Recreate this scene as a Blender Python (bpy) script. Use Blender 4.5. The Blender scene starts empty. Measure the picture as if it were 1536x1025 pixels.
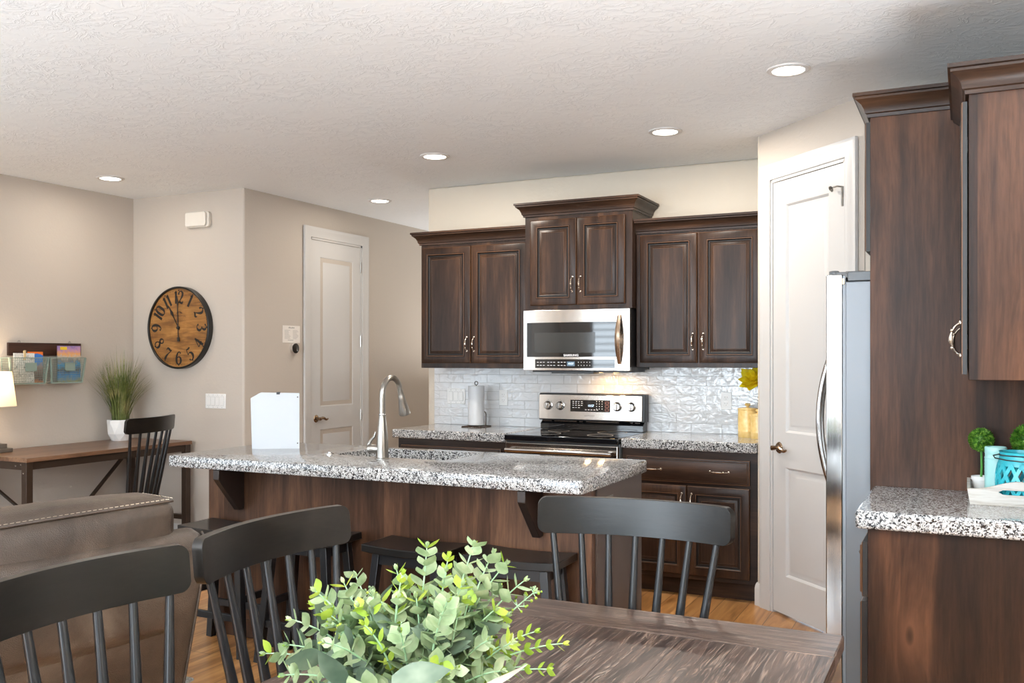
import bpy, bmesh, math, random
from mathutils import Vector, Matrix, Euler
R = math.radians
SC = bpy.context.scene
COL = SC.collection

# ------------------------------------------------------------------ camera, sky, light, exposure
cam_d = bpy.data.cameras.new('camera')
cam = bpy.data.objects.new('camera', cam_d)
COL.objects.link(cam)
cam.location = (0, 0, 1.45)
cam.rotation_euler = (R(90), 0, R(25.98))
cam_d.sensor_fit = 'HORIZONTAL'
cam_d.sensor_width = 36
cam_d.lens = 36 * 1400 / 1536
cam_d.shift_y = 23.7 / 1536
cam_d.clip_start = 0.05
SC.camera = cam

SC.view_settings.view_transform = 'Standard'
SC.view_settings.look = 'None'
SC.view_settings.gamma = 1
SC.view_settings.use_curve_mapping = False
SC.view_settings.exposure = 0.36

wd = bpy.data.worlds.new('sky')
SC.world = wd
wd.use_nodes = True
wbg = wd.node_tree.nodes['Background']
wbg.inputs[0].default_value = (0.72, 0.86, 1.0, 1)
wbg.inputs[1].default_value = 2.0


def area(name, loc, rot, sx, sy, power, col, spread=180):
    d = bpy.data.lights.new(name, 'AREA')
    d.shape = 'RECTANGLE'
    d.size, d.size_y = sx, sy
    d.energy, d.color = power, col
    d.spread = R(spread)
    o = bpy.data.objects.new(name, d)
    COL.objects.link(o)
    o.location, o.rotation_euler = loc, rot
    return o


DAY = (0.80, 0.91, 1.0)
# daylight standing in the window openings behind the camera
WINDOWS = [(-5.25, -3.75), (-3.45, -1.95), (-1.65, -0.15)]
for i, (a, b) in enumerate(WINDOWS):
    z0 = (0.8, 0.06, 0.95)[i]         # a window with louvres, a glazed patio door, a window
    area('window_daylight', ((a + b) / 2, -2.74, (z0 + 2.4) / 2), (R(90), 0, 0), b - a, 2.4 - z0, (75, 125, 80)[i], DAY)
# unseen uplights without fixtures, added around the camera to brighten the ceiling
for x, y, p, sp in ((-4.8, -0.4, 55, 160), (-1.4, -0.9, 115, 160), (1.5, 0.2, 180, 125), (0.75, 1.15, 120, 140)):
    area('ceiling_fill_light', (x, y, 0.85), (R(180), 0, 0), 0.7, 0.7, p, (0.86, 0.94, 1.0), sp)
area('hall_fill_light', (-3.95, 8.4, 1.1), (R(180), 0, 0), 0.3, 0.3, 14, (0.95, 0.95, 0.95), 170)  # added uplight hidden down the hall, brightens its ceiling, no lamp there
area('living_fill_light', (-6.24, 0.3, 1.5), (0, R(-90), 0), 1.6, 2.4, 25, DAY)  # extra fill light added from the living-room side, out of view
random.seed(7)

# ------------------------------------------------------------------ mesh helpers
class MB:
    def __init__(s):
        s.v, s.f, s.m = [], [], []

    def add(s, vs, fs, mi=0):
        k = len(s.v)
        s.v += [Vector(p) for p in vs]
        s.f += [tuple(i + k for i in f) for f in fs]
        s.m += [mi] * len(fs)
        return s

    def box(s, x0, x1, y0, y1, z0, z1, mi=0):
        x0, x1 = min(x0, x1), max(x0, x1)
        y0, y1 = min(y0, y1), max(y0, y1)
        z0, z1 = min(z0, z1), max(z0, z1)
        return s.add([(x0, y0, z0), (x1, y0, z0), (x1, y1, z0), (x0, y1, z0), (x0, y0, z1), (x1, y0, z1), (x1, y1, z1), (x0, y1, z1)],
                     [(0, 3, 2, 1), (4, 5, 6, 7), (0, 1, 5, 4), (1, 2, 6, 5), (2, 3, 7, 6), (3, 0, 4, 7)], mi)

    def fbox(s, fr, u0, u1, v0, v1, w0, w1, mi=0):
        P = [fr(u, v, w) for w in (w0, w1) for (u, v) in ((u0, v0), (u1, v0), (u1, v1), (u0, v1))]
        return s.add(P, [(0, 3, 2, 1), (4, 5, 6, 7), (0, 1, 5, 4), (1, 2, 6, 5), (2, 3, 7, 6), (3, 0, 4, 7)], mi)

    def bar(s, a, b, w, t, up=(0, 0, 1), mi=0):
        """rectangular bar from a to b"""
        a, b = Vector(a), Vector(b)
        d = (b - a).normalized()
        x = d.cross(Vector(up))
        if x.length < 1e-5:
            x = d.cross(Vector((0, 1, 0)))
        x.normalize()
        y = x.cross(d).normalized()
        P = []
        for p in (a, b):
            for sx, sy in ((-1, -1), (1, -1), (1, 1), (-1, 1)):
                P.append(p + x * sx * w / 2 + y * sy * t / 2)
        return s.add(P, [(0, 1, 2, 3), (7, 6, 5, 4), (0, 4, 5, 1), (1, 5, 6, 2), (2, 6, 7, 3), (3, 7, 4, 0)], mi)

    def tube(s, pts, rad, n=10, mi=0):
        pts = [Vector(p) for p in pts]
        if not hasattr(rad, '__len__'):
            rad = [rad] * len(pts)
        k = len(s.v)
        up = None
        for i, p in enumerate(pts):
            d = (pts[min(i + 1, len(pts) - 1)] - pts[max(i - 1, 0)]).normalized()
            if up is None:
                up = Vector((0, 0, 1)) if abs(d.z) < 0.9 else Vector((1, 0, 0))
            x = d.cross(up).normalized()
            up = x.cross(d).normalized()
            for j in range(n):
                a = 2 * math.pi * j / n
                s.v.append(p + (x * math.cos(a) + up * math.sin(a)) * rad[i])
        for i in range(len(pts) - 1):
            for j in range(n):
                a, b = k + i * n + j, k + i * n + (j + 1) % n
                s.f.append((a, b, b + n, a + n)); s.m.append(mi)
        s.f.append(tuple(k + j for j in range(n))[::-1]); s.m.append(mi)
        e = k + (len(pts) - 1) * n
        s.f.append(tuple(e + j for j in range(n))); s.m.append(mi)
        return s

    def lathe(s, prof, c=(0, 0, 0), n=32, ax=None, mi=0, cap=True):
        """prof = [(radius, height)] turned about ax (unit vector, default up)"""
        ax = Vector(ax or (0, 0, 1)).normalized()
        x = ax.cross(Vector((0, 1, 0)))
        if x.length < 1e-4:
            x = ax.cross(Vector((1, 0, 0)))
        x.normalize()
        y = ax.cross(x)
        c = Vector(c)
        k = len(s.v)
        for r, h in prof:
            for j in range(n):
                a = 2 * math.pi * j / n
                s.v.append(c + ax * h + (x * math.cos(a) + y * math.sin(a)) * r)
        for i in range(len(prof) - 1):
            for j in range(n):
                a, b = k + i * n + j, k + i * n + (j + 1) % n
                s.f.append((a, b, b + n, a + n)); s.m.append(mi)
        if cap:
            s.f.append(tuple(k + j for j in range(n))[::-1]); s.m.append(mi)
            e = k + (len(prof) - 1) * n
            s.f.append(tuple(e + j for j in range(n))); s.m.append(mi)
        return s

    def prism(s, poly, fr, w0, w1, mi=0):
        n = len(poly)
        P = [fr(u, v, w0) for u, v in poly] + [fr(u, v, w1) for u, v in poly]
        F = [tuple(range(n))[::-1], tuple(range(n, 2 * n))]
        F += [(i, (i + 1) % n, n + (i + 1) % n, n + i) for i in range(n)]
        return s.add(P, F, mi)

    def rings(s, fr, u0, u1, v0, v1, prof, back=0.0, mi=0):
        """nested rectangles: prof = [(inset, height)], closed by a flat field and a back"""
        P, F = [], []
        fm_ = []
        for i, pr_ in enumerate(prof):
            ins, w = pr_[0], pr_[1]
            P += [fr(u0 + ins, v0 + ins, w), fr(u1 - ins, v0 + ins, w), fr(u1 - ins, v1 - ins, w), fr(u0 + ins, v1 - ins, w)]
            if i:
                a = 4 * (i - 1)
                for j in range(4):
                    F.append((a + j, a + (j + 1) % 4, a + 4 + (j + 1) % 4, a + 4 + j))
                    fm_.append(pr_[2] if len(pr_) > 2 else mi)
        e = 4 * (len(prof) - 1)
        F.append((e, e + 1, e + 2, e + 3))
        if back is not None:
            k = len(P)
            P += [fr(u0, v0, back), fr(u1, v0, back), fr(u1, v1, back), fr(u0, v1, back)]
            F.append((k + 3, k + 2, k + 1, k))
            for j in range(4):
                F.append((k + j, k + (j + 1) % 4, (j + 1) % 4, j))
        s.add(P, F, mi)
        s.m[len(s.m) - len(F):] = fm_ + [mi] * (len(F) - len(fm_))
        return s

    def sweep(s, path, prof, z, closed_ends=True, mi=0):
        """profile (out, up) carried along a plan polyline with mitred corners"""
        path = [Vector((p[0], p[1])) for p in path]
        nrm = []
        for i in range(len(path) - 1):
            d = (path[i + 1] - path[i]).normalized()
            nrm.append(Vector((d.y, -d.x)))
        k, m = len(s.v), len(prof)
        for i, p in enumerate(path):
            if i == 0:
                t = nrm[0]
            elif i == len(path) - 1:
                t = nrm[-1]
            else:
                a, b = nrm[i - 1], nrm[i]
                t = (a + b) / (1 + a.dot(b))
            for o, h in prof:
                q = p + t * o
                s.v.append(Vector((q.x, q.y, z + h)))
        for i in range(len(path) - 1):
            for j in range(m):
                a, b = k + i * m + j, k + i * m + (j + 1) % m
                s.f.append((a, b, b + m, a + m)); s.m.append(mi)
        s.f.append(tuple(k + j for j in range(m))[::-1]); s.m.append(mi)
        e = k + (len(path) - 1) * m
        s.f.append(tuple(e + j for j in range(m))); s.m.append(mi)
        return s

    def sphere(s, c, r, nu=16, nv=10, mi=0, sc=(1, 1, 1)):
        c = Vector(c)
        k = len(s.v)
        for i in range(nv + 1):
            t = math.pi * i / nv
            for j in range(nu):
                a = 2 * math.pi * j / nu
                s.v.append(c + Vector((math.sin(t) * math.cos(a) * r * sc[0], math.sin(t) * math.sin(a) * r * sc[1], math.cos(t) * r * sc[2])))
        for i in range(nv):
            for j in range(nu):
                a, b = k + i * nu + j, k + i * nu + (j + 1) % nu
                s.f.append((a, a + nu, b + nu, b)); s.m.append(mi)
        return s


MW = {}


def empty(name, loc, rz=0.0):
    o = bpy.data.objects.new(name, None)
    COL.objects.link(o)
    o.location = loc
    o.rotation_euler = (0, 0, rz)
    o.empty_display_size = 0.05
    MW[o.name] = Matrix.Translation(Vector(loc)) @ Matrix.Rotation(rz, 4, 'Z')
    return o


def tag(o, label=None, cat=None, group=None, kind=None):
    if label: o['label'] = label
    if cat: o['category'] = cat
    if group: o['group'] = group
    if kind: o['kind'] = kind
    return o


def thing(name, label, cat, loc=(0, 0, 0), rz=0.0, group=None):
    return tag(empty(name, loc, rz), label, cat, group)


def obj(name, mb, mats, parent=None, world=True, bevel=0, seg=2, smooth=35, sub=0):
    """one mesh object; with a parent, world coordinates are moved into its frame"""
    if parent is not None:
        M = MW[parent.name]
        inv = M.inverted() if world else Matrix.Identity(4)
        org = M
    else:
        xs = [v.x for v in mb.v]; ys = [v.y for v in mb.v]; zs = [v.z for v in mb.v]
        org = Matrix.Translation(((min(xs) + max(xs)) / 2, (min(ys) + max(ys)) / 2, min(zs)))
        inv = org.inverted()
    me = bpy.data.meshes.new(name)
    me.from_pydata([inv @ v for v in mb.v], [], mb.f)
    if not isinstance(mats, (list, tuple)):
        mats = [mats]
    for m in mats:
        me.materials.append(m)
    me.polygons.foreach_set('material_index', mb.m)
    bm = bmesh.new(); bm.from_mesh(me)
    bmesh.ops.recalc_face_normals(bm, faces=bm.faces)
    bm.to_mesh(me); bm.free()
    me.polygons.foreach_set('use_smooth', [True] * len(me.polygons))
    me.update()
    try:
        me.set_sharp_from_angle(angle=R(smooth))
    except Exception:
        pass
    o = bpy.data.objects.new(name, me)
    COL.objects.link(o)
    MW[o.name] = org
    if parent is not None:
        o.parent = parent
    else:
        o.location = org.translation
    if bevel:
        b = o.modifiers.new('edge', 'BEVEL')
        b.width, b.segments, b.limit_method, b.angle_limit = bevel, seg, 'ANGLE', R(40)
        b.harden_normals = False
    if sub:
        b = o.modifiers.new('round', 'SUBSURF')
        b.levels = b.render_levels = sub
    return o


def struct(name, mb, mats, parent=None, **k):
    o = obj(name, mb, mats, parent, **k)
    if parent is None:
        o['kind'] = 'structure'
    return o


def kids(o):
    return [c for c in bpy.data.objects if c.parent is o]


def dup(root, loc, rz, label):
    r = root.copy(); COL.objects.link(r)
    r.location = loc; r.rotation_euler = (0, 0, rz); r['label'] = label
    for ch in kids(root):
        c = ch.copy(); COL.objects.link(c); c.parent = r
        for g in kids(ch):
            d = g.copy(); COL.objects.link(d); d.parent = c
    return r


def frame(o, U, V, W):
    o, U, V, W = Vector(o), Vector(U), Vector(V), Vector(W)
    return lambda u, v, w: o + U * u + V * v + W * w


def text_mb(mb, txt, fr, size, w=0.0006, align='CENTER', squeeze=1.0, bold=0.0):
    cu = bpy.data.curves.new('lettering', 'FONT')
    cu.body = txt
    cu.align_x = align; cu.align_y = 'CENTER'
    cu.size = size
    cu.offset = bold
    cu.resolution_u = 3
    o = bpy.data.objects.new('lettering', cu)
    COL.objects.link(o)
    bpy.context.view_layer.update()
    me = bpy.data.meshes.new_from_object(o.evaluated_get(bpy.context.evaluated_depsgraph_get()))
    mb.add([fr(v.co.x * squeeze, v.co.y, w) for v in me.vertices], [tuple(p.vertices) for p in me.polygons])
    bpy.data.objects.remove(o); bpy.data.curves.remove(cu); bpy.data.meshes.remove(me)
    return mb


# ------------------------------------------------------------------ materials
class NT:
    def __init__(s, name):
        s.mat = bpy.data.materials.new(name)
        s.mat.use_nodes = True
        s.t = s.mat.node_tree
        s.p = s.t.nodes['Principled BSDF']

    def n(s, typ, props=None, **ins):
        nd = s.t.nodes.new('ShaderNode' + typ)
        for k, v in (props or {}).items():
            setattr(nd, k, v)
        for k, v in ins.items():
            s.set(nd, k, v)
        return nd

    def set(s, nd, k, v):
        key = k.replace('_', ' ')
        i = nd.inputs[int(k[1:])] if k[0] == 'i' and k[1:].isdigit() else nd.inputs[key]
        if hasattr(v, 'is_output') or isinstance(v, bpy.types.NodeSocket):
            s.t.links.new(v, i)
        elif hasattr(i.default_value, '__len__') and not hasattr(v, '__len__'):
            i.default_value = [v] * len(i.default_value)
        elif hasattr(i.default_value, '__len__') and len(i.default_value) == 4 and len(v) == 3:
            i.default_value = (*v, 1)
        else:
            i.default_value = v

    def P(s, **ins):
        for k, v in ins.items():
            s.set(s.p, k, v)
        return s.mat

    def obj(s, rnd=False):
        o = s.n('TexCoord').outputs['Object']
        if rnd:
            r = s.n('ObjectInfo').outputs['Random']
            m = s.n('Math', {'operation': 'MULTIPLY'}, i0=r, i1=37.0)
            o = s.n('VectorMath', {'operation': 'ADD'}, i0=o, i1=m.outputs[0]).outputs[0]
        return o

    def map(s, vec, scale=(1, 1, 1), rot=(0, 0, 0), loc=(0, 0, 0)):
        return s.n('Mapping', Vector=vec, Scale=scale, Rotation=rot, Location=loc).outputs[0]

    def noise(s, vec, scale, detail=4, rough=0.5, dist=0.0):
        return s.n('TexNoise', Vector=vec, Scale=scale, Detail=detail, Roughness=rough, Distortion=dist).outputs[0]

    def ramp(s, fac, stops, interp='LINEAR'):
        r = s.n('ValToRGB', Fac=fac)
        cr = r.color_ramp
        cr.interpolation = interp
        while len(cr.elements) < len(stops):
            cr.elements.new(0.5)
        for e, (p, c) in zip(cr.elements, stops):
            e.position = p
            e.color = (*c, 1) if hasattr(c, '__len__') else (c, c, c, 1)
        return r.outputs[0]

    def mix(s, a, b, fac, mode='MIX'):
        m = s.n('Mix', {'data_type': 'RGBA', 'blend_type': mode})
        s.set(m, 'i0', fac)
        for i, v in ((6, a), (7, b)):
            if isinstance(v, bpy.types.NodeSocket):
                s.t.links.new(v, m.inputs[i])
            else:
                m.inputs[i].default_value = (*v, 1)
        return m.outputs[2]

    def bump(s, h, strength, dist, nrm=None):
        b = s.n('Bump', Height=h, Strength=strength, Distance=dist)
        if nrm is not None:
            s.t.links.new(nrm, b.inputs['Normal'])
        return b.outputs[0]


def plain(name, col, rough=0.5, metal=0.0, coat=0.0, **k):
    m = NT(name)
    m.P(Base_Color=col, Roughness=rough, Metallic=metal)
    if coat:
        m.P(Coat_Weight=coat, Coat_Roughness=0.12)
    return m.P(**k) if k else m.mat


def paint(name, col, rough=0.55, amp=0.25):
    m = NT(name)
    o = m.obj()
    n1 = m.noise(o, 55, 3, 0.5, 0.6)
    n2 = m.noise(o, 9, 2)
    h = m.n('Math', {'operation': 'ADD'}, i0=n1, i1=n2).outputs[0]
    return m.P(Base_Color=col, Roughness=rough, Normal=m.bump(h, amp, 0.004))


def wood(name, dark, mid, light, ax='Z', rough=0.34, along=1.1, across=15, blotch=0.55, coat=0.0, bump=0.12, lo=0.32, hi=0.68, spec=0.5, boards=7.0, bvar=0.45, knots=0.0):
    m = NT(name)
    o = m.obj(True)
    sc = {'X': (along, across, across), 'Y': (across, along, across), 'Z': (across, across, along)}[ax]
    big = {'X': (0.5, 3, 3), 'Y': (3, 0.5, 3), 'Z': (3, 3, 0.5)}[ax]
    ov = o
    if knots:
        kv = m.n('TexVoronoi', Vector=m.map(o, {'X': (1.2, 3, 3), 'Y': (3, 1.2, 3), 'Z': (3, 3, 1.2)}[ax]), Scale=knots, Randomness=1.0)
        kd = m.n('Math', {'operation': 'MULTIPLY'}, i0=kv.outputs['Distance'], i1=1.0 / knots ** 0.0).outputs[0]
        near = m.ramp(kd, [(0.0, 1.0), (0.22, 0.35), (0.42, 0.0)])
        ov = m.n('VectorMath', {'operation': 'MULTIPLY_ADD'}, i0=near, i1=[0.05 if v == along else 0.03 for v in sc], i2=o).outputs[0]
    g = m.noise(m.map(ov, sc), 1.0, 6, 0.6, 0.7)
    b = m.noise(m.map(ov, big), 1.6, 4, 0.55, 0.9)
    f = m.n('Mix', {'data_type': 'FLOAT'}, i0=blotch, i2=g, i3=b).outputs[0]
    # glued-up boards differ a little in tone
    sx = m.n('SeparateXYZ', Vector=o)
    axs = {'X': (1, 2), 'Y': (0, 2), 'Z': (0, 1)}[ax]
    u = m.n('Math', {'operation': 'ADD'}, i0=sx.outputs[axs[0]], i1=sx.outputs[axs[1]]).outputs[0]
    u = m.n('Math', {'operation': 'FLOOR'}, i0=m.n('Math', {'operation': 'MULTIPLY'}, i0=u, i1=boards).outputs[0]).outputs[0]
    bn = m.n('TexWhiteNoise', {'noise_dimensions': '1D'}, W=u).outputs['Value']
    f = m.n('Math', {'operation': 'MULTIPLY_ADD'}, i0=m.n('Math', {'operation': 'SUBTRACT'}, i0=bn, i1=0.5).outputs[0], i1=bvar * (hi - lo), i2=f).outputs[0]
    c = m.ramp(f, [(lo, dark), ((lo + hi) / 2, mid), (hi, light)])
    fine = m.noise(m.map(ov, [x * 7 for x in sc]), 1.0, 3, 0.65)
    c = m.mix(c, m.ramp(fine, [(0.35, 0.5), (0.6, 1.0)]), 0.6, 'MULTIPLY')
    if knots:
        c = m.mix(c, [x * 2.0 for x in light], m.n('Math', {'operation': 'MULTIPLY'}, i0=m.ramp(kd, [(0.0, 0.0), (0.05, 0.9), (0.13, 0.35), (0.30, 0.0)]), i1=0.45).outputs[0])
        c = m.mix(c, (0.008, 0.005, 0.004), m.ramp(kd, [(0.0, 0.8), (0.025, 0.6), (0.055, 0.0)]))
    m.P(Base_Color=c, Roughness=rough, Specular_IOR_Level=spec, Normal=m.bump(fine, bump, 0.002))
    if coat:
        m.P(Coat_Weight=coat, Coat_Roughness=0.15)
    return m.mat


def granite(name):
    m = NT(name)
    o = m.obj()
    d = m.n('VectorMath', {'operation': 'MULTIPLY_ADD'}, i0=m.n('TexNoise', Vector=o, Scale=90.0, Detail=2.0).outputs[1], i1=(0.007, 0.007, 0.007), i2=o).outputs[0]
    v1 = m.n('TexVoronoi', Vector=d, Scale=235.0).outputs['Color']
    v2 = m.n('TexVoronoi', Vector=d, Scale=125.0).outputs['Color']
    s1 = m.n('SeparateColor', Color=v1).outputs[0]
    s2 = m.n('SeparateColor', Color=v2).outputs[1]
    f = m.n('Mix', {'data_type': 'FLOAT'}, i0=0.38, i2=s1, i3=s2).outputs[0]
    c = m.ramp(f, [(0.0, (0.010, 0.010, 0.012)), (0.29, (0.06, 0.06, 0.065)), (0.37, (0.20, 0.195, 0.19)), (0.47, (0.50, 0.49, 0.48)), (0.62, (0.30, 0.285, 0.27)), (0.70, (0.56, 0.56, 0.55))], 'CONSTANT')
    return m.P(Base_Color=c, Roughness=0.09, Specular_IOR_Level=0.6)


def steel(name, col=(0.62, 0.60, 0.58), rough=0.25, ax='X', aniso=0.5):
    m = NT(name)
    o = m.obj()
    sc = {'X': (2, 300, 300), 'Y': (300, 2, 300), 'Z': (300, 300, 2)}[ax]
    n = m.noise(m.map(o, sc), 1.0, 2)
    r = m.n('MapRange', Value=n, To_Min=rough * 0.8, To_Max=rough * 1.25).outputs[0]
    return m.P(Base_Color=col, Metallic=1.0, Roughness=r, Normal=m.bump(n, 0.03, 0.001))


M = {}
M['wall'] = paint('wall_paint_greige_and_dimmed', (0.52, 0.46, 0.40))
M['wall_light'] = paint('wall_paint_cream', (0.62, 0.55, 0.455))
M['white'] = plain('trim_white_satin', (0.64, 0.625, 0.61), 0.35)
M['door_white'] = plain('door_white_satin', (0.585, 0.57, 0.555), 0.38)
M['plastic_white'] = plain('white_plastic', (0.82, 0.81, 0.79), 0.3)
M['plastic_grey'] = plain('grey_slot_plastic', (0.35, 0.35, 0.34), 0.4)
M['black'] = plain('black_plastic', (0.012, 0.012, 0.013), 0.35)
M['black_glass'] = plain('black_glass', (0.006, 0.006, 0.007), 0.04, 0, 0, Specular_IOR_Level=0.7)
M['black_wood'] = wood('black_painted_wood', (0.004, 0.0035, 0.003), (0.0085, 0.0068, 0.0055), (0.019, 0.0145, 0.011), 'X', 0.30, bump=0.10, spec=0.42)
M['black_spindle'] = plain('black_lacquered_wood', (0.008, 0.008, 0.009), 0.30)
CAB = dict(dark=(0.014, 0.0075, 0.005), mid=(0.036, 0.0185, 0.0115), light=(0.105, 0.050, 0.026), spec=0.25)
M['cab_z'] = wood('stained_alder_upright_grain', ax='Z', rough=0.33, **CAB)
M['cab_x'] = wood('stained_alder_cross_grain', ax='X', rough=0.33, **CAB)
M['cab_y'] = wood('stained_alder_depth_grain', ax='Y', rough=0.33, **CAB)
ISL = dict(dark=(0.024, 0.011, 0.006), mid=(0.066, 0.030, 0.016), light=(0.135, 0.064, 0.034), spec=0.2, knots=1.0)
M['island'] = wood('island_alder_upright_grain', ax='Z', rough=0.36, **ISL)
M['panel'] = wood('end_panel_alder', ax='Z', rough=0.36, dark=(0.010, 0.0055, 0.0045), mid=(0.032, 0.0145, 0.0085), light=(0.098, 0.041, 0.020), spec=0.2, knots=1.0)
M['glaze'] = plain('dark_glaze_in_grooves', (0.006, 0.004, 0.003), 0.45)
M['worn'] = plain('rubbed_wood_edge', (0.13, 0.058, 0.026), 0.4)
M['granite'] = granite('speckled_granite')
M['steel'] = steel('brushed_stainless', (0.56, 0.52, 0.48), 0.13, ax='X')
M['steel_z'] = steel('brushed_stainless_upright', (0.50, 0.49, 0.48), ax='Z', rough=0.11)
M['steel_grey'] = plain('grey_painted_steel', (0.21, 0.225, 0.245), 0.42, 0.3)
M['nickel'] = plain('brushed_nickel', (0.36, 0.34, 0.31), 0.28, 1.0)
M['pull'] = plain('satin_pewter', (0.62, 0.54, 0.46), 0.2, 1.0)
M['bronze'] = plain('aged_bronze', (0.30, 0.21, 0.14), 0.25, 1.0)
M['chrome'] = plain('polished_chrome', (0.8, 0.8, 0.8), 0.06, 1.0)
M['dark_metal'] = plain('dark_bronze_metal', (0.045, 0.026, 0.016), 0.42, 0.3)
M['desk_wood'] = wood('desk_rustic_wood', (0.09, 0.042, 0.02), (0.19, 0.095, 0.05), (0.30, 0.165, 0.095), 'Y', 0.32, across=18)
def open_grain(name, ax, dark, mid, light, line):
    m = NT(name)
    o = m.obj(True)
    s1 = {'X': (2.2, 26, 26), 'Y': (26, 2.2, 26)}[ax]
    s2 = {'X': (4.0, 120, 120), 'Y': (120, 4.0, 120)}[ax]
    g = m.noise(m.map(o, s1), 1.0, 5, 0.55, 1.5)
    c = m.ramp(g, [(0.33, dark), (0.5, mid), (0.68, light)])
    w = m.noise(m.map(o, s1), 1.0, 1, 0.5, 1.5)
    rip = m.n('Math', {'operation': 'PINGPONG'}, i0=m.n('Math', {'operation': 'MULTIPLY'}, i0=w, i1=16.0).outputs[0], i1=1.0).outputs[0]
    n2 = m.noise(m.map(o, s2), 1.0, 3, 0.6, 0.3)
    f = m.n('Math', {'operation': 'MULTIPLY'}, i0=m.ramp(n2, [(0.47, 0.0), (0.60, 1.0)]), i1=m.ramp(rip, [(0.35, 0.25), (0.85, 1.0)])).outputs[0]
    c = m.mix(c, line, m.n('Math', {'operation': 'MULTIPLY'}, i0=f, i1=0.75).outputs[0])
    h = m.n('Math', {'operation': 'SUBTRACT'}, i0=1.0, i1=f).outputs[0]
    return m.P(Base_Color=c, Roughness=0.32, Specular_IOR_Level=0.4, Normal=m.bump(h, 0.4, 0.0012))


M['table_wood'] = open_grain('table_plank_wood', 'Y', (0.012, 0.0065, 0.0045), (0.034, 0.019, 0.014), (0.075, 0.044, 0.032), (0.20, 0.135, 0.10))
M['table_end'] = open_grain('table_breadboard_wood', 'X', (0.022, 0.012, 0.009), (0.05, 0.029, 0.021), (0.09, 0.055, 0.041), (0.18, 0.12, 0.09))
M['thread'] = plain('cream_thread', (0.62, 0.52, 0.40), 0.8)
M['shadow_gap'] = plain('dark_recess', (0.01, 0.009, 0.008), 0.8)
M['paper'] = plain('white_paper', (0.58, 0.60, 0.625), 0.5)
M['ink'] = plain('black_ink', (0.012, 0.009, 0.007), 0.6)
M['grey_ink'] = plain('grey_ink', (0.35, 0.33, 0.31), 0.7)
M['white_ink'] = plain('white_print', (0.75, 0.75, 0.75), 0.5)
M['ceramic'] = plain('white_ceramic', (0.84, 0.83, 0.81), 0.3)
M['sage'] = plain('sage_painted_wire', (0.24, 0.30, 0.25), 0.5)


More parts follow.
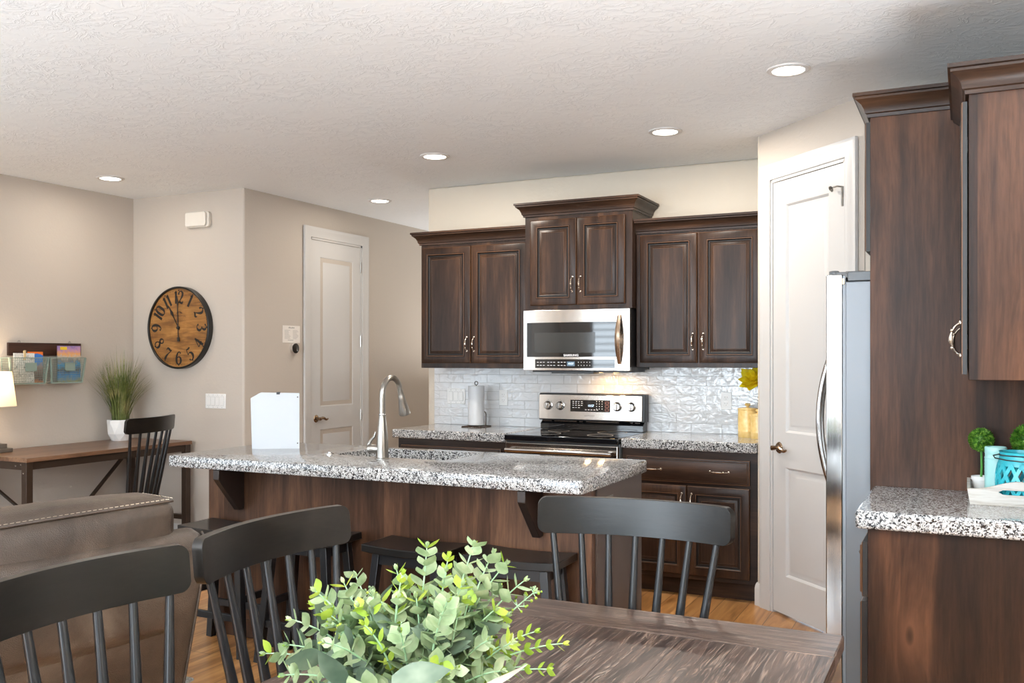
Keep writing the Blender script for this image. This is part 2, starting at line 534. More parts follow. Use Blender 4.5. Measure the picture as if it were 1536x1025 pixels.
def mk():
    m = NT('ceiling_knockdown')
    o = m.obj()
    n = m.noise(m.map(o, (1.0, 1.35, 1)), 9, 7, 0.62, 1.0)
    k = m.ramp(n, [(0.455, 0.0), (0.485, 1.0), (0.50, 1.0), (0.53, 0.25), (0.60, 0.0)])
    mask = m.ramp(m.noise(o, 1.9, 4), [(0.40, 0.12), (0.62, 1.0)])
    h = m.n('Math', {'operation': 'MULTIPLY'}, i0=k, i1=mask).outputs[0]
    M['ceiling'] = m.P(Base_Color=(0.885, 0.91, 0.925), Roughness=0.7, Normal=m.bump(h, 0.5, 0.006))

    m = NT('oak_laminate_floor')
    o = m.obj()
    br = m.n('TexBrick', {'offset': 0.37, 'offset_frequency': 2}, Vector=m.map(o, rot=(0, 0, R(90))), Color1=(0.0, 0, 0), Color2=(1, 1, 1), Mortar=(0.5, 0.5, 0.5), Scale=1.0, Mortar_Size=0.0018, Brick_Width=1.22, Row_Height=0.155, Bias=0.0)
    rnd = m.n('SeparateColor', Color=br.outputs[0]).outputs[0]
    off = m.n('CombineXYZ', X=rnd, Y=m.n('Math', {'operation': 'MULTIPLY'}, i0=rnd, i1=9.0).outputs[0]).outputs[0]
    oo = m.n('VectorMath', {'operation': 'ADD'}, i0=m.map(o, (14, 1.2, 1)), i1=off).outputs[0]
    g = m.noise(oo, 1.0, 6, 0.55, 1.6)
    c = m.ramp(g, [(0.3, (0.20, 0.08, 0.022)), (0.5, (0.42, 0.195, 0.062)), (0.72, (0.60, 0.32, 0.12))])
    c = m.mix(c, m.ramp(rnd, [(0, 0.72), (1, 1.1)]), 0.8, 'MULTIPLY')
    c = m.mix(c, (0.05, 0.02, 0.008), br.outputs['Fac'])
    M['floor'] = m.P(Base_Color=c, Roughness=0.28, Normal=m.bump(m.n('Math', {'operation': 'SUBTRACT'}, i0=g, i1=br.outputs['Fac']).outputs[0], 0.15, 0.003))

    m = NT('glossy_subway_tile')
    o = m.obj()
    br = m.n('TexBrick', {'offset': 0.5}, Vector=m.map(o, rot=(R(-90), 0, 0)), Color1=(0, 0, 0), Color2=(1, 1, 1), Mortar=(0.5, 0.5, 0.5), Scale=1.0, Mortar_Size=0.0016, Mortar_Smooth=0.3, Brick_Width=0.205, Row_Height=0.0629, Bias=0.0)
    rnd = br.outputs[0]
    oo = m.n('VectorMath', {'operation': 'MULTIPLY_ADD'}, i0=rnd, i1=(3, 5, 7), i2=o).outputs[0]
    w = m.noise(m.map(oo, (1, 1, 1.5)), 15, 2, 0.45, 1.2)
    c = m.mix((0.66, 0.665, 0.67), (0.42, 0.41, 0.40), br.outputs['Fac'])
    b1 = m.bump(w, 0.5, 0.006)
    inv = m.n('Math', {'operation': 'SUBTRACT'}, i0=1.0, i1=br.outputs['Fac']).outputs[0]
    M['tile'] = m.P(Base_Color=c, Roughness=0.07, Specular_IOR_Level=0.65, Normal=m.bump(inv, 0.5, 0.003, b1))

    m = NT('distressed_taupe_leather')
    o = m.obj()
    c = m.ramp(m.noise(o, 3.2, 5, 0.6, 0.8), [(0.3, (0.040, 0.026, 0.018)), (0.5, (0.080, 0.055, 0.039)), (0.72, (0.150, 0.110, 0.080))])
    vo = m.n('TexVoronoi', Vector=o, Scale=260.0).outputs['Distance']
    h = m.n('Math', {'operation': 'MULTIPLY_ADD'}, i0=m.noise(o, 7, 4), i1=6.0, i2=vo).outputs[0]
    M['leather'] = m.P(Base_Color=c, Roughness=0.40, Normal=m.bump(h, 0.30, 0.004))

    m = NT('clock_face_planks')
    o = m.obj()
    g = m.noise(m.map(o, (3, 3, 26)), 1.0, 5, 0.6, 0.8)
    b = m.noise(o, 9, 4)
    c = m.ramp(g, [(0.28, (0.14, 0.055, 0.014)), (0.5, (0.34, 0.15, 0.035)), (0.72, (0.47, 0.235, 0.065))])
    c = m.mix(c, m.ramp(b, [(0.35, 0.62), (0.6, 1.0)]), 0.7, 'MULTIPLY')
    M['clock_face'] = m.P(Base_Color=c, Roughness=0.5)

    m = NT('whitewashed_wood')
    o = m.obj(True)
    g = m.noise(m.map(o, (5, 60, 60)), 1.0, 5, 0.6, 0.6)
    c = m.ramp(g, [(0.30, (0.30, 0.24, 0.19)), (0.42, (0.42, 0.38, 0.33)), (0.56, (0.56, 0.54, 0.50))])
    M['whitewash'] = m.P(Base_Color=c, Roughness=0.6, Normal=m.bump(g, 0.3, 0.002))

    m = NT('cream_glazed_stoneware')
    g = m.noise(m.obj(), 40, 3)
    M['canister'] = m.P(Base_Color=m.ramp(g, [(0.3, (0.66, 0.45, 0.15)), (0.7, (0.76, 0.56, 0.24))]), Roughness=0.25)

    m = NT('linen_lampshade')
    M['shade'] = m.P(Base_Color=(0.86, 0.84, 0.80), Roughness=0.8, Subsurface_Weight=0.0)
    tr = m.n('BsdfTranslucent', Color=(0.95, 0.88, 0.76))
    mx = m.n('MixShader', Fac=0.45)
    m.t.links.new(m.p.outputs[0], mx.inputs[1]); m.t.links.new(tr.outputs[0], mx.inputs[2])
    m.t.links.new(mx.outputs[0], m.t.nodes['Material Output'].inputs[0])

    def leafm(name, a, b, c, rough=0.5, sc=14, back=0.35):
        m = NT(name)
        g = m.noise(m.obj(), sc, 3)
        col = m.ramp(g, [(0.32, a), (0.5, b), (0.68, c)])
        m.P(Base_Color=col, Roughness=rough)
        tr = m.n('BsdfTranslucent', Color=col)
        mx = m.n('MixShader', Fac=back)
        m.t.links.new(m.p.outputs[0], mx.inputs[1]); m.t.links.new(tr.outputs[0], mx.inputs[2])
        m.t.links.new(mx.outputs[0], m.t.nodes['Material Output'].inputs[0])
        return m.mat
    M['euca'] = leafm('eucalyptus_pale_leaf', (0.19, 0.28, 0.13), (0.35, 0.44, 0.24), (0.53, 0.58, 0.36), sc=22)
    M['euca_dark'] = leafm('eucalyptus_blue_leaf', (0.075, 0.115, 0.075), (0.145, 0.195, 0.135), (0.25, 0.30, 0.215))
    M['lime'] = leafm('lime_young_leaf', (0.22, 0.36, 0.03), (0.38, 0.50, 0.06), (0.58, 0.60, 0.10))
    M['euca_stem'] = plain('pale_green_stem', (0.33, 0.50, 0.30), 0.5)
    M['dry_leaf'] = leafm('dry_pale_leaf', (0.42, 0.34, 0.27), (0.60, 0.52, 0.44), (0.72, 0.66, 0.58))
    M['grass'] = leafm('ornamental_grass_blade', (0.06, 0.09, 0.014), (0.16, 0.19, 0.05), (0.42, 0.37, 0.16), 0.5, 9, 0.2)
    M['box_leaf'] = leafm('boxwood_leaf', (0.02, 0.10, 0.008), (0.10, 0.28, 0.025), (0.34, 0.56, 0.09), 0.4, 90, 0.2)
    M['petal'] = leafm('yellow_petal', (0.80, 0.58, 0.01), (0.92, 0.74, 0.015), (0.95, 0.85, 0.05), 0.5, 30, 0.3)

    def cover(name, stops, sc, rough=0.3):
        m = NT(name)
        o = m.obj()
        z = m.n('SeparateXYZ', Vector=o).outputs[2]
        n = m.noise(o, sc, 4, 0.6, 0.5)
        f = m.n('Math', {'operation': 'MULTIPLY_ADD'}, i0=n, i1=0.10, i2=z).outputs[0]
        f = m.n('MapRange', Value=f, From_Min=0.05, From_Max=0.33).outputs[0]
        return m.P(Base_Color=m.ramp(f, stops), Roughness=rough)
    M['cover_travel'] = cover('travel_cover_print', [(0.0, (0.30, 0.28, 0.10)), (0.18, (0.02, 0.22, 0.55)), (0.32, (0.10, 0.08, 0.06)), (0.46, (0.03, 0.30, 0.62)), (0.56, (0.25, 0.22, 0.20)), (0.66, (0.55, 0.45, 0.38)), (0.74, (0.75, 0.35, 0.10)), (0.86, (0.45, 0.25, 0.42)), (1.0, (0.20, 0.16, 0.42))], 30)
    M['cover_orange'] = cover('orange_cover_print', [(0.0, (0.65, 0.20, 0.05)), (0.12, (0.12, 0.07, 0.06)), (0.42, (0.40, 0.28, 0.24)), (0.52, (0.05, 0.22, 0.62)), (0.72, (0.05, 0.20, 0.60)), (0.74, (0.80, 0.18, 0.02)), (1.0, (0.80, 0.16, 0.02))], 26)
    m = NT('map_print')
    o = m.obj()
    g = m.noise(o, 45, 5, 0.7, 1.0)
    M['map'] = m.P(Base_Color=m.ramp(g, [(0.36, (0.22, 0.21, 0.20)), (0.45, (0.62, 0.60, 0.57)), (0.56, (0.80, 0.78, 0.74))]), Roughness=0.5)
    m = NT('cream_shag')
    g = m.noise(m.obj(), 120, 4, 0.7)
    M['shag'] = m.P(Base_Color=m.ramp(g, [(0.35, (0.25, 0.23, 0.21)), (0.6, (0.72, 0.69, 0.64))]), Roughness=0.95, Normal=m.bump(g, 1.0, 0.02))
    for nm, col, st in (('lens', (1.0, 0.93, 0.82), 9.0), ('warm_bulb', (1.0, 0.62, 0.25), 14.0), ('blue_digit', (0.35, 0.65, 1.0), 1.6)):
        m = NT('glowing_' + nm)
        M[nm] = m.P(Base_Color=(0.8, 0.8, 0.8), Emission_Color=col, Emission_Strength=st)
    m = NT('vase_glass')
    M['glass'] = m.P(Base_Color=(0.92, 0.95, 0.95), Roughness=0.02, Transmission_Weight=1.0, IOR=1.45)
    M['teal'] = plain('teal_glazed_ceramic', (0.03, 0.42, 0.50), 0.22)
    M['teal_dark'] = plain('teal_inner_glaze', (0.02, 0.22, 0.26), 0.35)
    M['mint'] = plain('mint_painted_glass', (0.40, 0.72, 0.70), 0.28)


mk()

# ------------------------------------------------------------------ the setting
H = 2.743
XL, YC, XH, YH, YB, XB = -6.12, 5.50, -4.955, 9.5, 6.146, -3.71
XR, YF = 0.335, -2.6
YT = YB - 0.010                      # face of the backsplash tiles
P0 = Vector((-1.091, 5.539)); PD = Vector((1, -1)).normalized(); PLEN = 0.90
P1 = P0 + PD * PLEN                  # end of the diagonal pantry wall
T = 0.12

struct('floor', MB().box(XL - T, 2.7, YF - T, YH + T, -0.05, 0), M['floor'])
struct('ceiling', MB().box(XL - T, 2.7, YF - T, YH + T, H, H + 0.05), M['ceiling'])
# living-room wall with a window opening far out of frame
w = MB()
w.box(XL - T, XL, YF - T, -0.9, 0, H); w.box(XL - T, XL, 1.5, YC + T, 0, H)
w.box(XL - T, XL, -0.9, 1.5, 0, 0.7); w.box(XL - T, XL, -0.9, 1.5, 2.3, H)
struct('wall_left', w, M['wall'])
bn = [(XH - 0.018 + 0.018 * math.sin(R(a)), YC + 0.018 - 0.018 * math.cos(R(a))) for a in range(0, 91, 15)]
struct('wall_alcove', MB().prism([(XL, YC)] + bn + [(XH, YC + T), (XL, YC + T)], lambda u, v, w: Vector((u, v, w)), 0, H), M['wall'], smooth=40)
struct('wall_hall', MB().box(XH - T, XH, YC + T, YH + T, 0, H), M['wall'])
struct('wall_hall_end', MB().box(XH, XB, YH, YH + T, 0, H), M['wall'])
struct('wall_back', MB().prism([(XB, YB), (-1.0, YB), (-1.0, YB + T), (XB + T, YB + T), (XB + T, YH + T), (XB, YH + T)], lambda u, v, w: Vector((u, v, w)), 0, H), M['wall_light'], bevel=0.012)
PN = Vector((-PD.y, PD.x)) * -1      # outward normal of the pantry wall, to the room
if PN.x > 0: PN = -PN
fp = frame((P0.x, P0.y, 0), (PD.x, PD.y, 0), (0, 0, 1), (PN.x, PN.y, 0))
w = MB()
w.prism([(0, 0), (0.13, 0), (0.13, 2.455), (0.765, 2.455), (0.765, 0), (PLEN, 0), (PLEN, H), (0, H)], fp, -0.11, 0)
struct('wall_pantry', w, M['wall'])  # same paint as the back wall, darkened here to offset strong light
struct('wall_pantry_side', MB().box(-1.10, -1.0, 5.545, YB, 0, H), M['wall_light'])
struct('wall_pantry_end', MB().box(P1.x + 0.005, XR, P1.y + 0.005, P1.y + 0.11, 0, H), M['wall_light'])
struct('wall_right', MB().box(XR, XR + T, 3.2, P1.y + 0.11, 0, H).box(XR + T, 2.5, 3.2, 3.2 + T, 0, H), M['wall'])
struct('wall_patio', MB().box(2.5, 2.5 + T, YF - T, 3.2 + T, 0, H), M['wall'])
w = MB()
x = XL
for a, b in WINDOWS + [(2.5, 2.5)]:
    w.box(x, a, YF - T, YF, 0, H); x = b
for i, (a, b) in enumerate(WINDOWS):
    w.box(a, b, YF - T, YF, 0, (0.8, 0.05, 0.95)[i]); w.box(a, b, YF - T, YF, 2.4, H)
struct('wall_front', w, M['wall'])
for i, (a, b) in enumerate(WINDOWS):
    f = MB()
    z0 = (0.8, 0.05, 0.95)[i]
    for u in (a + 0.025, (a + b) / 2, b - 0.025):
        f.box(u - 0.025, u + 0.025, YF - 0.10, YF - 0.02, z0, 2.4)
    for z in (z0 + 0.025, 2.375):
        f.box(a, b, YF - 0.10, YF - 0.02, z - 0.025, z + 0.025)
    wo = struct('window_%d' % (i + 1), f, M['white'])
    if i == 0:                        # plantation louvres
        l = MB()
        n = 14
        for k in range(n):
            z = 0.88 + 1.45 * k / (n - 1)
            l.bar((a + 0.06, YF - 0.02, z), (b - 0.06, YF - 0.02, z), 0.07, 0.010, (0, -0.35, 1))
        obj('louvre', l, M['white'], wo)
# backsplash
struct('wall_backsplash', MB().box(-3.648, -1.101, YT, YB - 0.001, 0.945, 1.40), M['tile'])


def panel_prof(t):
    """moulded raised panel: (inset, height) from the frame face down and up again"""
    return [(0, t), (0.006, t - 0.004), (0.012, t - 0.012), (0.022, t - 0.013), (0.045, t - 0.004), (0.050, t - 0.003)]


def house_door(name, fr, w, h, t, flip, parent_loc):
    """two-panel slab with casing in wall frame fr: u along wall, v up, w out of wall"""
    root = empty(name, parent_loc)
    root['kind'] = 'structure'
    fr0 = fr
    fr = lambda u, v, w: fr0(u, v, w + 0.005)
    st, c = 0.115, 0.088
    s = MB()
    pv = [(0.225, 0.835), (1.03, h - 0.135)]
    s.fbox(fr, 0, st, 0.012, h, -t, 0); s.fbox(fr, w - st, w, 0.012, h, -t, 0)
    for a, b in ((0.012, pv[0][0]), (pv[0][1], pv[1][0]), (pv[1][1], h)):
        s.fbox(fr, st, w - st, a, b, -t, 0)
    for a, b in pv:
        s.rings(fr, st, w - st, a, b, panel_prof(0), -t)
    obj('slab', s, M['door_white'], root)
    k = MB()
    g = 0.006
    prof = [(0, 0.0), (0, 0.010), (0.012, 0.013), (0.030, 0.011), (0.060, 0.016), (0.078, 0.019), (c, 0.017), (c, 0.0)]
    # casing: mitred moulding, two legs and a head
    a0, a1, v1 = -0.022, w + 0.022, h + 0.022
    P = []
    for (o, d) in prof:
        P.append([fr(a0 - o, 0, d + 0.001), fr(a0 - o, v1 + o, d + 0.001), fr(a1 + o, v1 + o, d + 0.001), fr(a1 + o, 0, d + 0.001)])
    n = len(prof)
    V = [p for row in P for p in row]
    F = []
    for i in range(n):
        j = (i + 1) % n
        for q in range(3):
            F.append((4 * i + q, 4 * i + q + 1, 4 * j + q + 1, 4 * j + q))
    F.append(tuple(4 * i for i in range(n))); F.append(tuple(4 * i + 3 for i in range(n))[::-1])
    k.add(V, F)
    # jamb seen round the slab
    k.fbox(fr, a0, -0.004, 0, h + 0.022, -0.06, 0.004); k.fbox(fr, w + 0.004, a1, 0, h + 0.022, -0.06, 0.004)
    k.fbox(fr, a0, a1, h + 0.004, h + 0.022, -0.06, 0.004)
    obj('casing', k, M['door_white'], root)
    obj('gap', MB().fbox(fr, -0.004, w + 0.004, h, h + 0.004, -0.05, -0.006), M['shadow_gap'], root)
    return root


# hall door: the wall runs along +Y, the room lies on +X
fh = frame((XH, 6.315, 0), (0, 1, 0), (0, 0, 1), (1, 0, 0))
d1 = house_door('door_1', fh, 0.70, 2.44, 0.035, False, (XH, 6.66, 0))
# pantry door in the diagonal wall
fpd = frame((P0.x + PD.x * 0.148, P0.y + PD.y * 0.148, 0), (PD.x, PD.y, 0), (0, 0, 1), (PN.x, PN.y, 0))
d2 = house_door('door_2', fpd, 0.602, 2.44, 0.035, True, (P0.x + PD.x * 0.45, P0.y + PD.y * 0.45, 0))


def lever(parent, fr, u, v, sgn, mat):
    m = MB()
    c = fr(u, v, 0.0)
    ax = fr(0, 0, 1) - fr(0, 0, 0)
    m.lathe([(0.033, 0), (0.033, 0.006), (0.027, 0.012), (0.013, 0.014), (0.011, 0.035), (0.014, 0.040), (0.014, 0.055), (0.005, 0.058)], c, 20, ax)
    pts, rad = [], []
    for i in range(13):
        t = i / 12
        pts.append(fr(u + sgn * (0.004 + 0.112 * t), v + 0.010 * math.sin(t * 6.0) * (0.3 + t), 0.048 - 0.006 * t))
        rad.append(0.011 - 0.005 * t + 0.003 * math.sin(t * 3.1))
    m.tube(pts, rad, 10)
    return obj('lever_handle', m, mat, parent)


lever(d1, fh, 0.058, 0.93, 1, M['bronze'])
lever(d2, fpd, 0.055, 0.94, -1 if False else 1, M['bronze'])
obj('latch_plate', MB().fbox(fh, -0.003, 0.001, 0.90, 0.96, -0.02, 0.001), M['bronze'], d1)


def hinge(parent, fr, u, v):
    m = MB()
    m.tube([fr(u, v - 0.05, 0.008), fr(u, v + 0.05, 0.008)], 0.008, 8)
    m.fbox(fr, u - 0.022, u + 0.004, v - 0.048, v + 0.048, -0.001, 0.003)
    for i in (-0.017, 0.017):
        m.tube([fr(u, v + i - 0.001, 0.008), fr(u, v + i + 0.001, 0.008)], 0.0085, 8)
    return obj('hinge', m, M['nickel'], parent)


for v in (2.262, 1.596, 0.931, 0.26):
    hinge(d1, fh, 0.702, v)
h = hinge(d2, fpd, 0.600, 2.27)
st = MB()                             # hinge-pin door stop
st.tube([fpd(0.600, 2.318, 0.010), fpd(0.585, 2.322, 0.030), fpd(0.562, 2.316, 0.045), fpd(0.548, 2.312, 0.035)], 0.0045, 8)
st.lathe([(0.011, 0), (0.011, 0.012), (0.004, 0.014)], fpd(0.562, 2.316, 0.046), 12, fpd(-0.3, -0.2, 0.6) - fpd(0, 0, 0))
st.lathe([(0.008, 0), (0.008, 0.014)], fpd(0.546, 2.311, 0.033), 12, fpd(-0.7, -0.2, -0.6) - fpd(0, 0, 0))
obj('door_stop', st, M['nickel'], d2)
hinge(d2, fpd, 0.600, 1.25); hinge(d2, fpd, 0.600, 0.25)

# baseboards
bb = [(0, 0), (0.016, 0), (0.016, 0.10), (0.012, 0.118), (0.006, 0.130), (0, 0.130)]
q = P0 + PD * 0.036
struct('baseboard_pantry', MB().sweep([(-1.101, 5.70), (-1.101, P0.y + 0.004), (q.x, q.y)], bb, 0), M['white'])
struct('baseboard_hall', MB().sweep([(XH, 6.20), (XH, YC), (XL, YC)], [(-o, h) for o, h in bb], 0), M['white']) if False else None
struct('baseboard_alcove', MB().box(XL, XH, YC - 0.016, YC, 0, 0.13), M['white'])
struct('baseboard_left', MB().box(XL, XL + 0.016, 1.6, YC - 0.016, 0, 0.13), M['white'])
struct('baseboard_hall', MB().box(XH, XH + 0.016, YC, 6.20, 0, 0.13).box(XH, XH + 0.016, 7.13, YH, 0, 0.13), M['white'])

# ------------------------------------------------------------------ recessed ceiling lights
CANS = [((-5.55, 4.78), 'round recessed ceiling light above the desk and wall clock'),
        ((-3.07, 5.17), 'round recessed ceiling light in front of the left wall cabinets'),
        ((-4.35, 6.44), 'round recessed ceiling light outside the tall hall door'),
        ((-1.55, 5.18), 'round recessed ceiling light in front of the right wall cabinets'),
        ((-0.72, 4.31), 'round recessed ceiling light by the refrigerator and pantry door')]
for ((x, y), lab), watts in zip(CANS, (4.5, 18, 4.5, 18, 0.4)):
    t = thing('ceiling_light', lab, 'ceiling light', (x, y, H), 0, 'recessed ceiling lights')
    obj('trim_ring', MB().lathe([(0.068, -0.001), (0.072, -0.008), (0.086, -0.009), (0.094, -0.005), (0.096, 0.0)], (x, y, H), 40, cap=False), M['white'], t)
    obj('lens', MB().lathe([(0.0705, -0.001), (0.0705, -0.005), (0.04, -0.008), (0.002, -0.009)], (x, y, H), 32), M['lens'], t)
    d = bpy.data.lights.new('can_light', 'AREA')
    d.shape, d.size, d.energy, d.color, d.spread = 'DISK', 0.13, watts, (1.0, 0.91, 0.80), R(180)
    o = bpy.data.objects.new('can_light', d); COL.objects.link(o)
    o.location = (x, y, H - 0.013)

# ------------------------------------------------------------------ cabinets
CROWN = [(0, 0), (0.010, 0), (0.012, 0.012), (0.018, 0.016), (0.021, 0.030), (0.030, 0.048), (0.046, 0.062), (0.052, 0.066), (0.052, 0.074), (0.060, 0.077), (0.060, 0.090), (0, 0.090)]


CZ = [M['cab_z'], M['glaze'], M['worn']]
CX = [M['cab_x'], M['glaze'], M['worn']]
CY = [M['cab_y'], M['glaze'], M['worn']]


def door_rings(mb, fr, u0, u1, v0, v1, t=0.021, fw=0.058):
    mb.rings(fr, u0, u1, v0, v1, [(0, 0.001), (0, t - 0.005, 1), (0.002, t - 0.002, 2), (0.006, t), (fw - 0.013, t), (fw - 0.0115, t - 0.0015, 1), (fw - 0.009, t + 0.003), (fw - 0.006, t + 0.0032, 2), (fw - 0.002, t - 0.001), (fw + 0.0005, t - 0.008, 1), (fw + 0.006, t - 0.008, 1), (fw + 0.009, t - 0.005), (fw + 0.012, t - 0.0065, 1), (fw + 0.027, t - 0.001), (fw + 0.0285, t - 0.0022, 1), (fw + 0.030, t - 0.001, 2)], 0.001)
    return mb


def slab_rings(mb, fr, u0, u1, v0, v1, t=0.021):
    mb.rings(fr, u0, u1, v0, v1, [(0, 0.001), (0, t - 0.010, 1), (0.004, t - 0.007, 2), (0.010, t - 0.006), (0.012, t - 0.006, 1), (0.014, t - 0.001, 2), (0.016, t)], 0.001)
    return mb


def pull(parent, fr, u, v, vert=True, L=0.098, w0=0.021):
    m = MB()
    n = 14
    f = (lambda a, b: fr(u, v + a, w0 + b)) if vert else (lambda a, b: fr(u + a, v, w0 + b))
    pts, rad = [], []
    for i in range(n + 1):
        t = i / n
        a = (t - 0.5) * L
        pts.append(f(a, 0.030 * math.sin(math.pi * t) ** 0.6 if 0 < t < 1 else 0.0))
        rad.append(0.0032 + 0.0036 * math.exp(-((t - 0.5) / 0.16) ** 2) + (0.002 if t in (0, 1) else 0))
    m.tube(pts, rad, 8)
    ax = fr(0, 0, 1) - fr(0, 0, 0)
    for a in (-L / 2, L / 2):
        m.lathe([(0.0075, -0.001), (0.0075, 0.003), (0.004, 0.006)], f(a, 0), 10, ax)
    for s in (-1, 1):
        m.sphere(f(s * L * 0.27, 0.026), 0.0058, 8, 6)
    return obj('handle', m, M['pull'], parent)


def cabinet(name, label, x0, x1, yf, yb, z0, z1, doors, crown=None, group=None, pulls_low=True, wz=None):
    """wall or base unit facing -Y; doors = [(u0,u1,v0,v1,pull side or None)] in metres from the lower left corner"""
    t = thing(name, label, 'cabinet', ((x0 + x1) / 2, (yf + yb) / 2, z0), 0, group)
    obj('body', MB().box(x0, x1, yf, yb, z0, z1), M['cab_z'], t, bevel=0.002, seg=1)
    fr = frame((x0, yf, z0), (1, 0, 0), (0, 0, 1), (0, -1, 0))
    for (u0, u1, v0, v1, side) in doors:
        d = obj('door', door_rings(MB(), fr, u0, u1, v0, v1), CZ, t)
        u = u0 + 0.026 if side < 0 else u1 - 0.026
        v = v0 + 0.135 if pulls_low else v1 - 0.115
        pull(d, fr, u, v)
    if crown:
        c = MB().sweep(crown, CROWN, z1)
        # flat top board
        obj('crown_moulding', c, M['cab_x'], t)
    return t, fr


WU = YB - 0.012                       # back of wall cabinets
# left wall unit
x0, x1 = -3.568, -2.703
cabinet('wall_cabinet', 'dark stained two-door wall cabinet above the paper towel roll', x0, x1, 5.816, WU, 1.373, 2.262,
        [(0.012, 0.415, 0.035, 0.865, 1), (0.420, 0.852, 0.035, 0.865, -1)], [(x0, WU), (x0, 5.816), (x1 - 0.001, 5.816)], 'wall cabinets')
x0, x1 = -2.700, -1.937
cabinet('wall_cabinet', 'taller dark stained cabinet mounted over the microwave', x0, x1, 5.745, WU, 1.768, 2.40,
        [(0.045, 0.380, 0.030, 0.605, 1), (0.385, 0.718, 0.030, 0.605, -1)], [(x0, WU), (x0, 5.745), (x1, 5.745), (x1, WU)], 'wall cabinets')
x0, x1 = -1.934, -1.103
cabinet('wall_cabinet', 'dark stained two-door wall cabinet between the microwave and pantry door', x0, x1, 5.816, WU, 1.385, 2.250,
        [(0.030, 0.405, 0.030, 0.852, 1), (0.420, 0.800, 0.030, 0.852, -1)], [(x0 + 0.001, 5.816), (x1, 5.816)], 'wall cabinets')

# base units on the back wall


def base_unit(label, x0, x1, ddoors, dpulls):
    t = thing('base_cabinet', label, 'cabinet', ((x0 + x1) / 2, 5.85, 0), 0, 'base cabinets')
    yf = 5.560
    obj('body', MB().box(x0, x1, yf, YB - 0.002, 0.105, 0.884), M['cab_x'], t, bevel=0.002, seg=1)
    obj('toe_kick', MB().box(x0 + 0.002, x1 - 0.002, yf + 0.055, yf + 0.075, 0, 0.105), M['cab_x'], t)
    fr = frame((x0, yf, 0), (1, 0, 0), (0, 0, 1), (0, -1, 0))
    w = x1 - x0
    d = obj('drawer', slab_rings(MB(), fr, 0.03, w - 0.045, 0.690, 0.838), CX, t)
    for u in dpulls:
        pull(d, fr, u, 0.765, False, 0.11)
    for (u0, u1, s) in ddoors:
        dd = obj('door', door_rings(MB(), fr, u0, u1, 0.135, 0.672), CZ, t)
        pull(dd, fr, u0 + 0.026 if s < 0 else u1 - 0.026, 0.575)
    return t


base_unit('dark base cabinet with wide drawer to the right of the range', -1.940, -1.103, [(0.03, 0.412, 1), (0.42, 0.792, -1)], [0.20, 0.615])
base_unit('dark base cabinet to the left of the range below the paper towel', -3.600, -2.742, [(0.03, 0.425, 1), (0.433, 0.813, -1)], [0.21, 0.64])


def slab(name, label, x0, x1, y0, y1, z1=0.945, th=0.06, r=0.010, hole=None):
    m = MB()
    m.box(x0, x1, y0, y1, z1 - th, z1)
    o = obj(name, m, M['granite'], None, bevel=r, seg=3)
    return tag(o, label, 'countertop', 'granite countertops')


slab('countertop', 'grey speckled granite countertop left of the range under the paper towel holder', -3.632, -2.741, 5.525, YT - 0.001)
slab('countertop', 'grey speckled granite countertop right of the range holding the yellow canisters', -1.939, -1.103, 5.525, YT - 0.001)

# ------------------------------------------------------------------ range
rx0, rx1, ry = -2.735, -1.945, 5.505
rg = thing('range', 'stainless steel electric range with black glass cooktop and back control panel', 'stove', ((rx0 + rx1) / 2, 5.8, 0))
obj('body', MB().box(rx0 + 0.003, rx1 - 0.003, ry + 0.03, 6.125, 0.02, 0.905), M['steel_grey'], rg)
m = MB().box(rx0, rx1, ry - 0.012, 6.07, 0.905, 0.943)
obj('cooktop', m, M['black_glass'], rg, bevel=0.006, seg=3)
for bx, by, br in ((-2.53, 5.70, 0.105), (-2.14, 5.70, 0.085), (-2.53, 5.93, 0.075), (-2.14, 5.93, 0.10)):
    obj('burner_ring', MB().lathe([(br, 0.9432), (br, 0.9436), (br - 0.004, 0.9436), (br - 0.004, 0.9432)], (bx, by, 0), 36, cap=False), M['grey_ink'], rg)
fr = frame((rx0, ry + 0.03, 0), (1, 0, 0), (0, 0, 1), (0, -1, 0))
W = rx1 - rx0
od = obj('oven_door', MB().fbox(fr, 0.005, W - 0.005, 0.30, 0.895, 0.001, 0.035), M['steel'], rg, bevel=0.006)
obj('window', MB().fbox(fr, 0.09, W - 0.09, 0.40, 0.74, 0.035, 0.037), M['black_glass'], od)
m = MB().tube([fr(0.03, 0.848, 0.085), fr(W - 0.03, 0.848, 0.085)], 0.014, 14)
for u in (0.055, W - 0.055):
    m.fbox(fr, u - 0.014, u + 0.014, 0.838, 0.858, 0.034, 0.08)
obj('handle', m, M['steel'], od)
obj('storage_drawer', MB().fbox(fr, 0.005, W - 0.005, 0.06, 0.285, 0.001, 0.03), M['steel'], rg, bevel=0.005)
obj('vent_slot', MB().fbox(fr, 0.01, W - 0.01, 0.890, 0.904, 0.001, 0.020), M['black'], rg)
# back guard: dark curved riser and tilted steel console
prof = [(6.07, 0.944), (6.035, 0.946), (6.035, 0.985), (6.060, 1.000), (6.075, 1.012), (6.125, 1.012), (6.125, 0.944)]
obj('riser', MB().prism(prof, lambda u, v, w: Vector((rx0 + 0.02 + w * (W - 0.035), u, v)), 0, 1), M['black_glass'], rg)
obj('console_housing', MB().prism([(6.046, 1.008), (6.053, 1.197), (6.130, 1.197), (6.130, 1.008)], lambda u, v, w: Vector((rx0 + 0.004 + w * (W - 0.008), u, v)), 0, 1), M['black'], rg, bevel=0.004)
ct, st_ = math.cos(R(2)), math.sin(R(2))
fc = frame((rx0 + 0.004, 6.036, 1.014), (1, 0, 0), (0, st_, ct), (0, -ct, st_))
CW = W - 0.026
co = obj('control_panel', MB().fbox(fc, 0, CW, 0, 0.176, -0.020, 0.0), M['steel'], rg, bevel=0.004)
